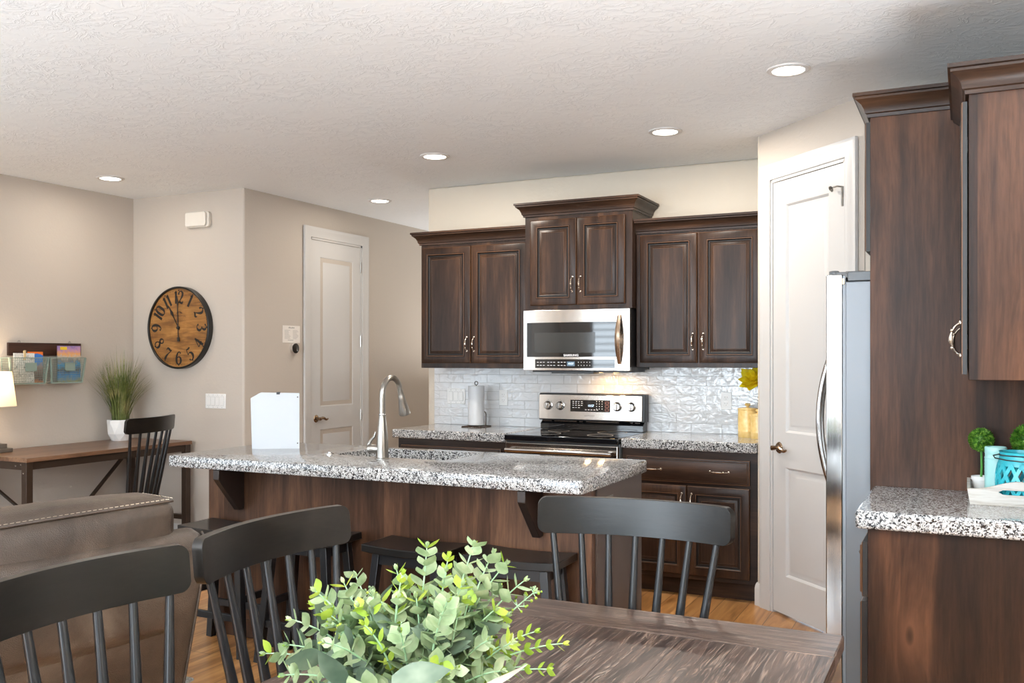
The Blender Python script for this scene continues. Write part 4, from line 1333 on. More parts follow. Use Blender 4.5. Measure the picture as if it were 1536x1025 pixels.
# ------------------------------------------------------------------ on the hall and alcove walls
t = thing('door_chime', 'cream plastic door chime box high above the wall clock', 'chime', (-5.40, YC, 2.455))
fA = frame((-5.402, YC, 2.525), (1, 0, 0), (0, 0, 1), (0, -1, 0))
obj('housing', MB().prism(rrect(-0.125, 0.125, -0.062, 0.062, 0.03), fA, 0.0, 0.030), plain('cream_plastic', (0.66, 0.61, 0.54), 0.4), t, bevel=0.004)
obj('front_cover', MB().prism(rrect(-0.112, 0.100, -0.054, 0.060, 0.018), fA, 0.030, 0.046), plain('pale_cream_plastic', (0.74, 0.69, 0.62), 0.4), t, bevel=0.008, seg=3)

t = thing('thermostat', 'round dark thermostat with steel rim beneath the instruction sheet', 'thermostat', (XH, 6.075, 1.523))
obj('housing', MB().lathe([(0.040, 0), (0.041, 0.006), (0.041, 0.028), (0.038, 0.030)], (XH, 6.075, 1.523), 36, (1, 0, 0)), M['chrome'], t)
obj('display', MB().lathe([(0.040, 0.028), (0.0405, 0.034), (0.036, 0.037), (0.001, 0.038)], (XH, 6.075, 1.523), 36, (1, 0, 0)), M['black_glass'], t)
fq = frame((XH, 6.055, 1.638), (0, 1, 0), (0, 0, 1), (1, 0, 0))
t = thing('notice', 'white instruction sheet taped to the hall wall above the thermostat', 'paper', (XH, 6.055, 1.57))
obj('sheet', MB().fbox(fq, -0.108, 0.108, -0.070, 0.070, 0.001, 0.003), plain('warm_white_paper', (0.78, 0.73, 0.68), 0.6), t)
pr = MB()
random.seed(9)
x = -0.036
while x < 0.030:
    w_ = random.uniform(0.005, 0.012)
    pr.fbox(fq, x, x + w_, 0.048, 0.054 + random.uniform(0, 0.008), 0.003, 0.0035); x += w_ + 0.003
for u0, rows in ((-0.085, 8), (0.018, 8)):
    for k in range(rows):
        pr.fbox(fq, u0, u0 + random.uniform(0.045, 0.078), 0.030 - k * 0.0095, 0.0325 - k * 0.0095, 0.003, 0.0033)
pr.fbox(fq, -0.045, 0.025, -0.050, -0.046, 0.003, 0.0033)
obj('printed_line', pr, M['grey_ink'], t)

# wall clock
cc = Vector((-5.585, YC, 1.683))
CR = 0.325
t = thing('wall_clock', 'large round wooden wall clock with black rim hanging above the desk chair', 'clock', tuple(cc))
obj('rim', MB().lathe([(CR - 0.004, 0.0), (CR, 0.003), (CR, 0.050), (CR - 0.004, 0.053), (CR - 0.012, 0.053), (CR - 0.015, 0.050), (CR - 0.015, 0.034)], cc, 72, (0, -1, 0), cap=False), plain('black_metal_rim', (0.016, 0.014, 0.012), 0.35, 0.2), t)
obj('face', MB().lathe([(CR - 0.012, 0.004), (CR - 0.012, 0.036), (0.001, 0.036)], cc, 72, (0, -1, 0)), M['clock_face'], t)
fcl = frame(cc + Vector((0, -0.0362, 0)), (1, 0, 0), (0, 0, 1), (0, -1, 0))

DIG = {
    '0': [[(.30, 1, .06), (.10, .85, .14), (.06, .5, .17), (.10, .15, .14), (.30, 0, .06), (.50, .15, .14), (.54, .5, .17), (.50, .85, .14), (.30, 1, .06)]],
    '1': [[(.30, 1, .16), (.30, .5, .16), (.30, 0, .16)], [(.14, .86, .05), (.22, .92, .06), (.30, .98, .08)]],
    '2': [[(.10, .72, .13), (.10, .84, .11), (.20, .97, .06), (.34, .99, .07), (.49, .87, .14), (.50, .70, .16), (.40, .50, .12), (.22, .25, .06), (.07, .06, .06)],
          [(.07, .07, .05), (.18, .13, .12), (.34, .06, .14), (.46, .05, .11), (.54, .20, .05)]],
    '3': [[(.08, .82, .13), (.12, .93, .07), (.28, .99, .06), (.44, .90, .13), (.46, .74, .15), (.38, .58, .09), (.25, .53, .05), (.40, .48, .08), (.52, .32, .16), (.48, .12, .14), (.30, .01, .06), (.13, .05, .06), (.07, .18, .14)]],
    '4': [[(.40, 1, .09), (.40, .5, .16), (.40, 0, .16)], [(.40, 1, .05), (.20, .62, .05), (.04, .30, .05)], [(.03, .29, .06), (.30, .29, .06), (.57, .29, .06)]],
    '5': [[(.10, .99, .05), (.30, .95, .11), (.50, 1, .10)], [(.11, .98, .05), (.10, .75, .05), (.09, .52, .05)],
          [(.09, .52, .05), (.25, .62, .06), (.43, .55, .13), (.53, .34, .17), (.46, .10, .13), (.28, 0, .06), (.12, .04, .06), (.07, .17, .14)]],
    '6': [[(.48, .85, .13), (.42, .97, .06), (.28, .97, .07), (.12, .75, .13), (.06, .40, .17), (.12, .10, .13), (.30, 0, .06), (.48, .12, .13), (.53, .32, .16), (.46, .53, .11), (.30, .60, .05), (.14, .50, .05)]],
    '7': [[(.06, .74, .05), (.10, .94, .10), (.30, .93, .15), (.44, .91, .10), (.56, .99, .05)], [(.55, .98, .05), (.40, .66, .06), (.28, .35, .13), (.26, .08, .17), (.27, .0, .16)]],
    '8': [[(.30, .56, .13), (.14, .68, .12), (.13, .86, .11), (.30, 1, .05), (.46, .88, .09), (.45, .70, .07), (.30, .56, .13), (.48, .40, .15), (.53, .20, .15), (.46, .05, .09), (.30, 0, .06), (.13, .06, .08), (.07, .22, .08), (.14, .42, .06), (.30, .56, .12)]],
}
DIG['9'] = [[(.60 - x, 1 - y, w) for x, y, w in s] for s in DIG['6']]


def strokes(mb, ch, fr, ox, size, wx=1.0):
    for s in DIG[ch]:
        # Catmull-Rom
        P = [s[0]] + list(s) + [s[-1]]
        Q = []
        for i in range(1, len(P) - 2):
            p0, p1, p2, p3 = P[i - 1], P[i], P[i + 1], P[i + 2]
            for k in range(4):
                u = k / 4
                Q.append(tuple(0.5 * (2 * p1[j] + (p2[j] - p0[j]) * u + (2 * p0[j] - 5 * p1[j] + 4 * p2[j] - p3[j]) * u * u + (3 * p1[j] - p0[j] - 3 * p2[j] + p3[j]) * u ** 3) for j in range(3)))
        Q.append(s[-1])
        V, F = [], []
        for i, (x, y, w) in enumerate(Q):
            a, b = Q[max(i - 1, 0)], Q[min(i + 1, len(Q) - 1)]
            d = Vector((b[0] - a[0], b[1] - a[1]))
            d = d.normalized() if d.length > 1e-6 else Vector((0, 1))
            nn = Vector((-d.y, d.x)) * (max(w, 0.05) * 1.25 + 0.01) / 2
            # broad-nib: upright strokes stay thick
            V += [fr((ox + (x + nn.x) * wx) * size, (y + nn.y) * size, 0.0), fr((ox + (x - nn.x) * wx) * size, (y - nn.y) * size, 0.0)]
            if i:
                k = 2 * (i - 1)
                F.append((k, k + 1, k + 3, k + 2))
        mb.add(V, F)


for hh in range(1, 13):
    a = R(30 * hh)
    rr = CR * 0.735
    p = fcl(rr * math.sin(a), rr * math.cos(a), 0.0006)
    rot = -a if hh in (12, 1, 2, 3, 9, 10, 11) else math.pi - a
    U2 = Vector((math.cos(rot), 0, math.sin(rot))); V2 = Vector((-math.sin(rot), 0, math.cos(rot)))
    S = 0.098
    m = MB()
    txt = str(hh)
    adv = {1: 0.60}.get(len(txt), 0.56)
    tot = 0.60 if len(txt) == 1 else (0.42 + 0.60 if txt[1] != '1' else 0.42 + 0.42)
    x = -tot / 2
    for c in txt:
        frd = frame(p - V2 * S / 2, U2, V2, (0, -1, 0))
        strokes(m, c, frd, x - (0.09 if c == '1' and len(txt) == 2 else 0), S)
        x += 0.42 if c == '1' else 0.6
    obj('numeral', m, M['ink'], t)
m = MB()
for k in range(60):
    a = R(6 * k)
    rr = CR * 0.905
    r_ = 0.0062 if k % 5 == 0 else 0.0022
    m.lathe([(r_, 0.0), (r_, 0.0006)], fcl(rr * math.sin(a), rr * math.cos(a), 0), 10, (0, -1, 0))
obj('minute_dot', m, M['ink'], t)
brown = plain('faded_brown_ink', (0.10, 0.045, 0.02), 0.6)
lt = text_mb(MB(), 'KENSINGTON', frame(fcl(0.004, 0.090, 0), (1, 0, 0), (0, 0, 1), (0, -1, 0)), 0.022, 0.0006, squeeze=1.0)
text_mb(lt, 'STATION', frame(fcl(0.004, 0.066, 0), (1, 0, 0), (0, 0, 1), (0, -1, 0)), 0.012, 0.0006, squeeze=1.4)
for k in range(9):
    a = R(20 + 17.5 * k)
    lt.fbox(fcl, 0.004 + 0.016 * math.cos(a), 0.004 + 0.034 * math.cos(a) + 0.002, 0.108 + 0.012 * math.sin(a), 0.110 + 0.020 * math.sin(a), 0, 0.0005)
obj('lettering', lt, brown, t)


def hand(name, ang, pts, mat, w):
    a = R(ang)
    D = Vector((math.sin(a), 0, math.cos(a))); S_ = Vector((math.cos(a), 0, -math.sin(a)))
    f_ = frame(cc + Vector((0, -0.0362, 0)), S_, D, (0, -1, 0))
    poly = [(x, y) for x, y in pts] + [(-x, y) for x, y in reversed(pts)]
    return obj(name, MB().prism(poly, f_, w, w + 0.002), mat, t)


hand('hour_hand', -31, [(0.0035, -0.02), (0.0035, 0.10), (0.014, 0.135), (0.006, 0.165), (0.0015, 0.205)], M['ink'], 0.004)
hand('minute_hand', -2, [(0.013, -0.108), (0.013, -0.078), (0.004, -0.075), (0.0035, 0.17), (0.0075, 0.19), (0.0015, 0.25)], plain('dark_hand', (0.03, 0.024, 0.02), 0.4), 0.008)
obj('centre_pin', MB().lathe([(0.013, 0), (0.013, 0.014), (0.006, 0.016), (0.001, 0.016)], fcl(0, 0, 0), 18, (0, -1, 0)), M['ink'], t)

# ------------------------------------------------------------------ desk corner
dx0, dx1, dy0, dy1, dz = -6.085, -5.425, 4.02, 5.445, 0.800
t = thing('desk', 'rustic wood desk with dark metal frame standing against the left wall', 'desk', ((dx0 + dx1) / 2, (dy0 + dy1) / 2, 0))
obj('desktop', MB().box(dx0, dx1, dy0, dy1, dz - 0.028, dz), M['desk_wood'], t, bevel=0.003)
L_ = 0.048
legs = [(dx1 - 0.034, dy0 + 0.03), (dx1 - 0.034, dy1 - 0.03), (dx0 + 0.03, dy0 + 0.03), (dx0 + 0.03, dy1 - 0.03)]
for x, y in legs:
    obj('leg', MB().box(x - L_ / 2, x + L_ / 2, y - L_ / 2, y + L_ / 2, 0, dz - 0.028), M['dark_metal'], t, bevel=0.002)
rl = MB()
za, zb = dz - 0.080, dz - 0.028
for x in (legs[0][0], legs[2][0]):
    rl.box(x - 0.012, x + 0.012, legs[0][1], legs[1][1], za, zb)
for y in (legs[0][1], legs[1][1]):
    rl.box(legs[2][0], legs[0][0], y - 0.012, y + 0.012, za, zb)
obj('apron', rl, M['dark_metal'], t)
for y in (legs[0][1], legs[1][1]):
    obj('stretcher', MB().box(legs[2][0], legs[0][0], y - 0.015, y + 0.015, 0.19, 0.225), M['dark_metal'], t)
xb = legs[2][0]
ym = (dy0 + dy1) / 2
for y in (legs[2][1] + 0.03, legs[3][1] - 0.03):
    obj('brace', MB().bar((xb, y, dz - 0.10), (xb, ym, 0.10), 0.012, 0.034, (1, 0, 0)), M['dark_metal'], t)
obj('back_rail', MB().box(xb - 0.012, xb + 0.012, legs[2][1], legs[3][1], 0.07, 0.11), M['dark_metal'], t)
rv = MB()
for a in (0.0, 0.05):
    rv.sphere((legs[0][0] - 0.030 - a, dy0 + 0.006 + 0.0, dz - 0.045 - 0.01 * (a > 0)), 0.005, 8, 6)
rv.sphere((legs[0][0] - 0.005, dy0 + 0.006, dz - 0.10), 0.005, 8, 6)
obj('bolt', rv, M['nickel'], t)

lx, ly = -5.965, 4.188
t = thing('table_lamp', 'lit table lamp with white drum shade on the left end of the desk', 'lamp', (lx, ly, dz))
obj('base', MB().box(lx - 0.075, lx + 0.075, ly - 0.075, ly + 0.075, dz + 0.0005, dz + 0.026).box(lx - 0.050, lx + 0.050, ly - 0.050, ly + 0.050, dz + 0.026, dz + 0.058), plain('taupe_lamp_base', (0.14, 0.115, 0.09), 0.45, 0.3), t, bevel=0.003)
obj('pole', MB().tube([(lx, ly, dz + 0.05), (lx, ly, dz + 0.44)], 0.011, 12), M['dark_metal'], t)
obj('lamp_shade', MB().lathe([(0.128, 1.115), (0.098, 1.352), (0.0965, 1.352), (0.1265, 1.115)], (lx, ly, 0), 48, cap=False), M['shade'], t)
obj('bulb', MB().sphere((lx, ly, 1.225), 0.028, 16, 10), M['warm_bulb'], t)
d = bpy.data.lights.new('lamp_light', 'POINT'); d.energy, d.color, d.shadow_soft_size = 4.0, (1.0, 0.80, 0.56), 0.035
o = bpy.data.objects.new('lamp_light', d); COL.objects.link(o); o.location = (lx, ly, 1.29)

px_, py_ = -5.945, 5.215
t = thing('potted_grass', 'tall artificial green grass in a white faceted pot on the desk', 'plant', (px_, py_, dz))
V, F = [], []
n = 8
rows = [(0.0, 0.066, 0), (0.055, 0.094, 0.5), (0.150, 0.098, 0), (0.163, 0.097, 0.0), (0.163, 0.088, 0.0), (0.13, 0.084, 0.0)]
for z, r_, ph in rows:
    for k in range(n):
        a = 2 * math.pi * (k + ph) / n
        V.append((px_ + r_ * math.cos(a), py_ + r_ * math.sin(a), dz + 0.0005 + z))
for i in range(len(rows) - 1):
    for k in range(n):
        a, b = i * n + k, i * n + (k + 1) % n
        c, e_ = a + n, b + n
        if rows[i][2] == 0 and rows[i + 1][2] == 0.5:
            F += [(a, b, c), (b, e_, c)]
        elif rows[i][2] == 0.5:
            F += [(a, b, e_), (a, e_, c)]
        else:
            F.append((a, b, e_, c))
F.append(tuple(range(n))[::-1]); F.append(tuple(5 * n + k for k in range(n)))
obj('pot', MB().add(V, F), M['ceramic'], t, smooth=10)
g = MB()
random.seed(11)
for k in range(330):
    a = random.uniform(0, 2 * math.pi); r0 = 0.062 * math.sqrt(random.random())
    b = Vector((px_ + r0 * math.cos(a), py_ + r0 * math.sin(a), dz + 0.13))
    sp = random.random() ** 0.95
    da = a + random.uniform(-0.8, 0.8)
    Lb = random.uniform(0.38, 0.63) * (1 - 0.12 * sp)
    out = 0.02 + 0.29 * sp
    side = Vector((-math.sin(da), math.cos(da), 0))
    w_ = random.uniform(0.0016, 0.0034)
    V, F = [], []
    for i in range(7):
        q_ = i / 6
        c = b + Vector((math.cos(da), math.sin(da), 0)) * (out * q_ ** 1.7) + Vector((0, 0, Lb * q_ * (1 - 0.22 * sp * q_ * q_)))
        c.x = max(c.x, XL + 0.012); c.y = min(c.y, YC - 0.012)
        ww = w_ * (1 - q_ ** 2.2) + 0.0002
        V += [c - side * ww, c + side * ww]
        if i:
            j = 2 * (i - 1)
            F.append((j, j + 1, j + 3, j + 2))
    g.add(V, F)
obj('grass', g, M['grass'], t)

# wall organiser
t = thing('wall_organizer', 'wooden wall rack with two sage wire baskets above the desk', 'organizer', (XL, 4.68, 1.25))
obj('backboard', MB().box(XL + 0.001, XL + 0.020, 4.380, 4.982, 1.462, 1.555), wood('rack_board_wood', (0.02, 0.007, 0.004), (0.065, 0.024, 0.013), (0.13, 0.05, 0.027), 'Y', 0.45), t, bevel=0.002)
for y in (4.47, 4.89):
    obj('hook', MB().tube([(XL + 0.008, y + 0.010 * math.cos(R(a)), 1.558 + 0.012 * math.sin(R(a))) for a in range(-20, 201, 20)], 0.002, 6), M['nickel'], t)
for y0, y1, z0, z1 in ((4.318, 4.628, 1.262, 1.446), (4.642, 4.944, 1.262, 1.446)):
    xb_, xf = XL + 0.024, XL + 0.115
    ins = 0.022
    wm = MB()
    nv, nh = 20, 11
    for k in range(nv + 1):
        q_ = k / nv
        wm.bar((xf - 0.012, y0 + ins + (y1 - y0 - 2 * ins) * q_, z0), (xf, y0 + (y1 - y0) * q_, z1), 0.0016, 0.0016, (1, 0, 0))
    for k in range(nh + 1):
        q_ = k / nh
        wm.bar((xf - 0.012 + 0.012 * q_, y0 + ins * (1 - q_), z0 + (z1 - z0) * q_), (xf - 0.012 + 0.012 * q_, y1 - ins * (1 - q_), z0 + (z1 - z0) * q_), 0.0016, 0.0016, (1, 0, 0))
    for s, ya, yb_ in ((0, y0 + ins, y0), (1, y1 - ins, y1)):
        for k in range(7):
            q_ = k / 6
            wm.bar((xb_ + (xf - 0.012 - xb_) * q_, ya, z0), (xb_ + (xf - xb_) * q_, yb_, z1), 0.0016, 0.0016, (0, 1, 0))
        for k in range(nh + 1):
            q_ = k / nh
            wm.bar((xb_, ya + (yb_ - ya) * q_, z0 + (z1 - z0) * q_), (xf - 0.012 + 0.012 * q_, ya + (yb_ - ya) * q_, z0 + (z1 - z0) * q_), 0.0016, 0.0016, (0, 0, 1))
    b = obj('basket', wm, M['sage'], t)
    rm = MB()
    rm.bar((xf, y0, z1), (xf, y1, z1), 0.006, 0.006); rm.bar((xb_, y0, z1), (xf, y0, z1), 0.006, 0.006); rm.bar((xb_, y1, z1), (xf, y1, z1), 0.006, 0.006)
    rm.bar((xf - 0.012, y0 + ins, z0), (xf - 0.012, y1 - ins, z0), 0.010, 0.010); rm.bar((xf - 0.012, y0 + ins, z0), (xf, y0, z1), 0.010, 0.010, (1, 0, 0)); rm.bar((xf - 0.012, y1 - ins, z0), (xf, y1, z1), 0.010, 0.010, (1, 0, 0))
    rm.bar((xb_, y0 + ins, z0), (xb_, y0, z1), 0.006, 0.006, (1, 0, 0)); rm.bar((xb_, y1 - ins, z0), (xb_, y1, z1), 0.006, 0.006, (1, 0, 0))
    rm.box(xb_ - 0.004, xf - 0.012, y0 + ins, y1 - ins, z0 - 0.003, z0)
    rm.box(XL + 0.019, xb_, (y0 + y1) / 2 - 0.02, (y0 + y1) / 2 + 0.02, z1 - 0.02, z1 + 0.02)
    obj('frame', rm, M['sage'], b)
    ym_ = (y0 + y1) / 2 + 0.012
    lh = MB().box(xf + 0.001, xf + 0.004, ym_ - 0.043, ym_ + 0.043, 1.350, 1.410)
    for a in ((-0.043, -0.037, 1.350, 1.410), (0.037, 0.043, 1.350, 1.410), (-0.043, 0.043, 1.350, 1.355), (-0.043, 0.043, 1.405, 1.410)):
        lh.box(xf + 0.004, xf + 0.007, ym_ + a[0], ym_ + a[1], a[2], a[3])
    obj('label_holder', lh, M['sage'], b)
xm = XL + 0.085
tag(obj('map', MB().box(xm, xm + 0.006, 4.368, 4.530, 1.268, 1.480), M['map']), 'folded grey and white map standing in the left wire basket', 'map')
tag(obj('booklet', MB().box(xm - 0.010, xm - 0.002, 4.485, 4.605, 1.268, 1.490), M['cover_orange']), 'orange and blue booklet behind the map in the left wire basket', 'booklet')
mg = obj('magazine', MB().box(xm - 0.002, xm + 0.006, 4.722, 4.918, 1.266, 1.535), M['cover_travel'])
tag(mg, 'colourful travel magazine standing in the right wire basket', 'magazine')
tl = MB().box(xm + 0.0062, xm + 0.007, 4.742, 4.800, 1.505, 1.528)
tb = obj('title_badge', tl, plain('yellow_print', (0.80, 0.55, 0.03), 0.4), mg, world=True)
cl = MB()
cl.box(xm + 0.0065, xm + 0.014, 4.444, 4.458, 1.430, 1.500).box(xm - 0.010, xm - 0.0015, 4.444, 4.458, 1.430, 1.500) if False else cl.box(xm + 0.0065, xm + 0.014, 4.444, 4.458, 1.430, 1.500)
cl.box(xm - 0.0015, xm + 0.0064, 4.446, 4.456, 1.482, 1.496)
tag(obj('clothespin', cl, plain('pale_pine', (0.62, 0.47, 0.25), 0.6)), 'wooden clothespin clipped on the top edge of the map', 'clothespin')

# ------------------------------------------------------------------ dining chairs: local frame, the sitter looks to +Y


def rail_y(x):
    return -0.288 + 0.055 * (x / 0.28) ** 2


def chair(label, loc, rz):
    t = thing('dining_chair', label, 'chair', loc, rz, 'black spindle-back chairs')
    s = MB()
    out = rrect(-0.225, 0.225, -0.215, 0.215, 0.06, 6)
    V, F = [], []
    n = len(out)
    for ins, z in ((0.02, 0.430), (0.0, 0.440), (0.0, 0.458), (0.008, 0.464), (0.10, 0.456)):
        for x, y in out:
            k = 1 - ins / 0.225
            V.append((x * k * (1.0 + 0.03 * (y > 0)), y * k, z))
    for i in range(4):
        for j in range(n):
            a, b = i * n + j, i * n + (j + 1) % n
            F.append((a, b, b + n, a + n))
    F += [tuple(range(n))[::-1], tuple(4 * n + j for j in range(n))]
    obj('seat', s.add(V, F), M['black_wood'], t, world=False)
    feet = [(-0.215, 0.205), (0.215, 0.205), (-0.215, -0.235), (0.215, -0.235)]
    tops = [(-0.165, 0.155), (0.165, 0.155), (-0.165, -0.150), (0.165, -0.150)]
    for (fx, fy), (tx_, ty_) in zip(feet, tops):
        pts = [Vector((tx_, ty_, 0.435)).lerp(Vector((fx, fy, 0.0)), q_) for q_ in (0, .25, .5, .75, 1)]
        obj('leg', MB().tube(pts, [0.014, 0.018, 0.019, 0.017, 0.012], 12), M['black_spindle'], t, world=False)
    at = lambda i, z: Vector((tops[i][0], tops[i][1], 0.435)).lerp(Vector((feet[i][0], feet[i][1], 0)), 1 - z / 0.435)
    for a, b, z in ((0, 2, 0.20), (1, 3, 0.20), (0, 1, 0.25)):
        p, q_ = at(a, z), at(b, z)
        obj('stretcher', MB().tube([p, (p + q_) / 2, q_], [0.009, 0.012, 0.009], 10), M['black_spindle'], t, world=False)
    for k in range(7):
        u = (k - 3) / 3
        xr, xs = 0.240 * u, 0.165 * u
        ys = -0.175 - 0.020 * (1 - u * u)
        a = Vector((xs, ys, 0.452)); b = Vector((xr, rail_y(xr), 0.950))
        pts = [a.lerp(b, q_) for q_ in (0, .3, .6, .85, 1)]
        obj('spindle', MB().tube(pts, [0.0145, 0.0145, 0.0122, 0.0098, 0.0092], 12), M['black_spindle'], t, world=False)
    # curved top rail
    V, F = [], []
    hw, zt, zb_, th = 0.283, 1.040, 0.935, 0.024
    ends = [0.026 * (1 - math.cos(R(a))) for a in range(0, 91, 13)]
    xs_ = [-hw + q_ for q_ in ends] + [-hw + 0.026 + (2 * hw - 0.052) * i / 20 for i in range(1, 20)] + [hw - q_ for q_ in reversed(ends)]
    n = len(xs_) - 1
    for i, x in enumerate(xs_):
        e_ = hw - abs(x)
        c = 0.026
        cut = c - math.sqrt(max(0, c * c - (c - e_) ** 2)) if e_ < c else 0
        y = rail_y(x)
        sl = 2 * 0.055 * x / 0.28 ** 2
        nx, ny = -sl / math.hypot(1, sl), 1 / math.hypot(1, sl)
        for (sg, z) in ((1, zb_ + cut), (1, zt - cut), (-1, zt - cut), (-1, zb_ + cut)):
            V.append((x + nx * sg * th / 2, y + ny * sg * th / 2 - (z - zb_) * 0.10, z))
        if i:
            k = 4 * (i - 1)
            for j in range(4):
                F.append((k + j, k + (j + 1) % 4, k + 4 + (j + 1) % 4, k + 4 + j))
    F += [(3, 2, 1, 0), (4 * n, 4 * n + 1, 4 * n + 2, 4 * n + 3)]
    obj('top_rail', MB().add(V, F), M['black_wood'], t, world=False, bevel=0.003)
    return t


c0 = chair('black spindle-back dining chair drawn up at the far end of the table', (-0.838, 2.290, 0), R(184))
dup(c0, (-1.315, 1.858, 0), R(-90), 'black spindle-back dining chair at the table side, beside the open end of the leather sofa')
dup(c0, (-1.310, 1.258, 0), R(-90), 'black spindle-back dining chair cut off by the lower left edge of the photo')
dup(c0, (-5.32, 4.66, 0), R(104), 'black spindle-back chair tucked in at the wooden desk')

# ------------------------------------------------------------------ dining table
tx0, tx1, ty0, ty1, tz = -1.345, -0.273, 0.55, 2.442, 0.760
t = thing('dining_table', 'dark plank-top dining table in front of the kitchen island', 'table', ((tx0 + tx1) / 2, (ty0 + ty1) / 2, 0))
TH = 0.038
for k, (a, b) in enumerate(((0, 0.3599), (0.36, 0.7199), (0.72, 1.072))):
    obj('plank', MB().box(tx0 + a, tx0 + b, ty0 + 0.192, ty1 - 0.192, tz - TH, tz), M['table_wood'], t, bevel=0.0006)
for y0, y1 in ((ty0, ty0 + 0.190), (ty1 - 0.190, ty1)):
    obj('breadboard_end', MB().box(tx0, tx1, y0, y1, tz - TH, tz + 0.0003), M['table_end'], t, bevel=0.004)
obj('apron', MB().box(tx0 + 0.07, tx1 - 0.07, ty0 + 0.12, ty0 + 0.145, tz - 0.13, tz - TH).box(tx0 + 0.07, tx1 - 0.07, ty1 - 0.145, ty1 - 0.12, tz - 0.13, tz - TH).box(tx0 + 0.06, tx0 + 0.085, ty0 + 0.12, ty1 - 0.12, tz - 0.13, tz - TH).box(tx1 - 0.085, tx1 - 0.06, ty0 + 0.12, ty1 - 0.12, tz - 0.13, tz - TH), M['table_end'], t)
for x in (tx0 + 0.085, tx1 - 0.085):
    for y in (ty0 + 0.15, ty1 - 0.15):
        obj('leg', MB().box(x - 0.042, x + 0.042, y - 0.042, y + 0.042, 0, tz - TH), M['table_end'], t, bevel=0.004)

# ------------------------------------------------------------------ bar stools


def stool(label, loc, rz=0):
    t = thing('bar_stool', label, 'stool', loc, rz, 'saddle-seat bar stools')
    V, F, n = [], [], 14
    hw, hd, th = 0.215, 0.122, 0.034
    for i in range(n + 1):
        x = -hw + 2 * hw * i / n
        dip = 0.009 * (1 - (x / hw) ** 2)
        for y, z in ((-hd, 0.612 - dip - th), (hd, 0.612 - dip - th), (hd, 0.612 - dip), (0, 0.610 - dip), (-hd, 0.612 - dip)):
            V.append((x, y, z))
        if i:
            k = 5 * (i - 1)
            for j in range(5):
                F.append((k + j, k + (j + 1) % 5, k + 5 + (j + 1) % 5, k + 5 + j))
    F += [(4, 3, 2, 1, 0), tuple(5 * n + j for j in range(5))]
    obj('seat', MB().add(V, F), M['black_wood'], t, world=False, bevel=0.003)
    T_ = [(-0.150, -0.085), (0.150, -0.085), (-0.150, 0.085), (0.150, 0.085)]
    B_ = [(-0.205, -0.125), (0.205, -0.125), (-0.205, 0.100), (0.205, 0.100)]
    for a, b in zip(T_, B_):
        obj('leg', MB().bar((a[0], a[1], 0.568), (b[0], b[1], 0.0), 0.036, 0.036, (0, 1, 0)), M['black_spindle'], t, world=False, bevel=0.002)
    at = lambda i, z: Vector((*T_[i], 0.568)).lerp(Vector((*B_[i], 0)), 1 - z / 0.568)
    obj('apron', MB().bar(at(0, 0.545), at(1, 0.545), 0.018, 0.045).bar(at(2, 0.545), at(3, 0.545), 0.018, 0.045).bar(at(0, 0.545), at(2, 0.545), 0.018, 0.045).bar(at(1, 0.545), at(3, 0.545), 0.018, 0.045), M['black_spindle'], t, world=False)
    for a, b, z in ((0, 1, 0.185), (2, 3, 0.185), (0, 2, 0.275), (1, 3, 0.275)):
        obj('footrest', MB().bar(at(a, z), at(b, z), 0.020, 0.034), M['black_spindle'], t, world=False, bevel=0.002)
    return t


s0 = stool('black saddle-seat stool under the left overhang of the island, beside the sofa', (-3.335, 3.585, 0))
dup(s0, (-2.825, 3.590, 0), R(1), 'black saddle-seat stool mostly hidden behind the dining chair by the sofa')
dup(s0, (-2.228, 3.588, 0), R(-1), 'black saddle-seat stool right behind the leafy table centrepiece')
dup(s0, (-1.715, 3.600, 0), R(1), 'black saddle-seat stool partly behind the dining chair at the table end')

# ------------------------------------------------------------------ sofa (turned 12 degrees), rug
SA = R(-12)
so = (-2.475, 2.560, 0)
t = thing('sofa', 'taupe leather sofa with cream stitching seen from behind', 'sofa', so, SA)
# local axes: +X toward the dining table, -Y toward the near end
fs = lambda u, v, w: Vector((v, -u, w))          # u along, v out, w up
SL = 2.05
prof = [(-0.195, 0.075), (-0.10, 0.40), (0.0, 0.755), (-0.008, 0.790), (-0.035, 0.815), (-0.085, 0.828), (-0.14, 0.815), (-0.175, 0.780), (-0.32, 0.075)]
m = MB()
V, F = [], []
n = len(prof)
us = [(0.0, 0.94), (0.012, 0.985), (0.035, 1.0), (0.5, 1.0), (1.0, 1.0), (SL - 0.035, 1.0), (SL - 0.012, 0.985), (SL, 0.94)]
for u, k in us:
    for v, w in prof:
        V.append(fs(u, -0.12 + (v + 0.12) * k, 0.45 + (w - 0.45) * k))
for i in range(len(us) - 1):
    for j in range(n):
        a, b = i * n + j, i * n + (j + 1) % n
        F.append((a, b, b + n, a + n))
F += [tuple(range(n)), tuple((len(us) - 1) * n + j for j in range(n))[::-1]]
back = obj('back_frame', MB().add(V, F), M['leather'], t, world=False, smooth=50)
pp = [fs(0.004, v + 0.003, w) for v, w in prof[:5]]
obj('piping', MB().tube(pp, 0.004, 8), M['leather'], back, world=False)
obj('seat_base', MB().box(-0.95, -0.25, -SL + 0.02, -0.02, 0.09, 0.30), M['leather'], t, world=False, bevel=0.02)


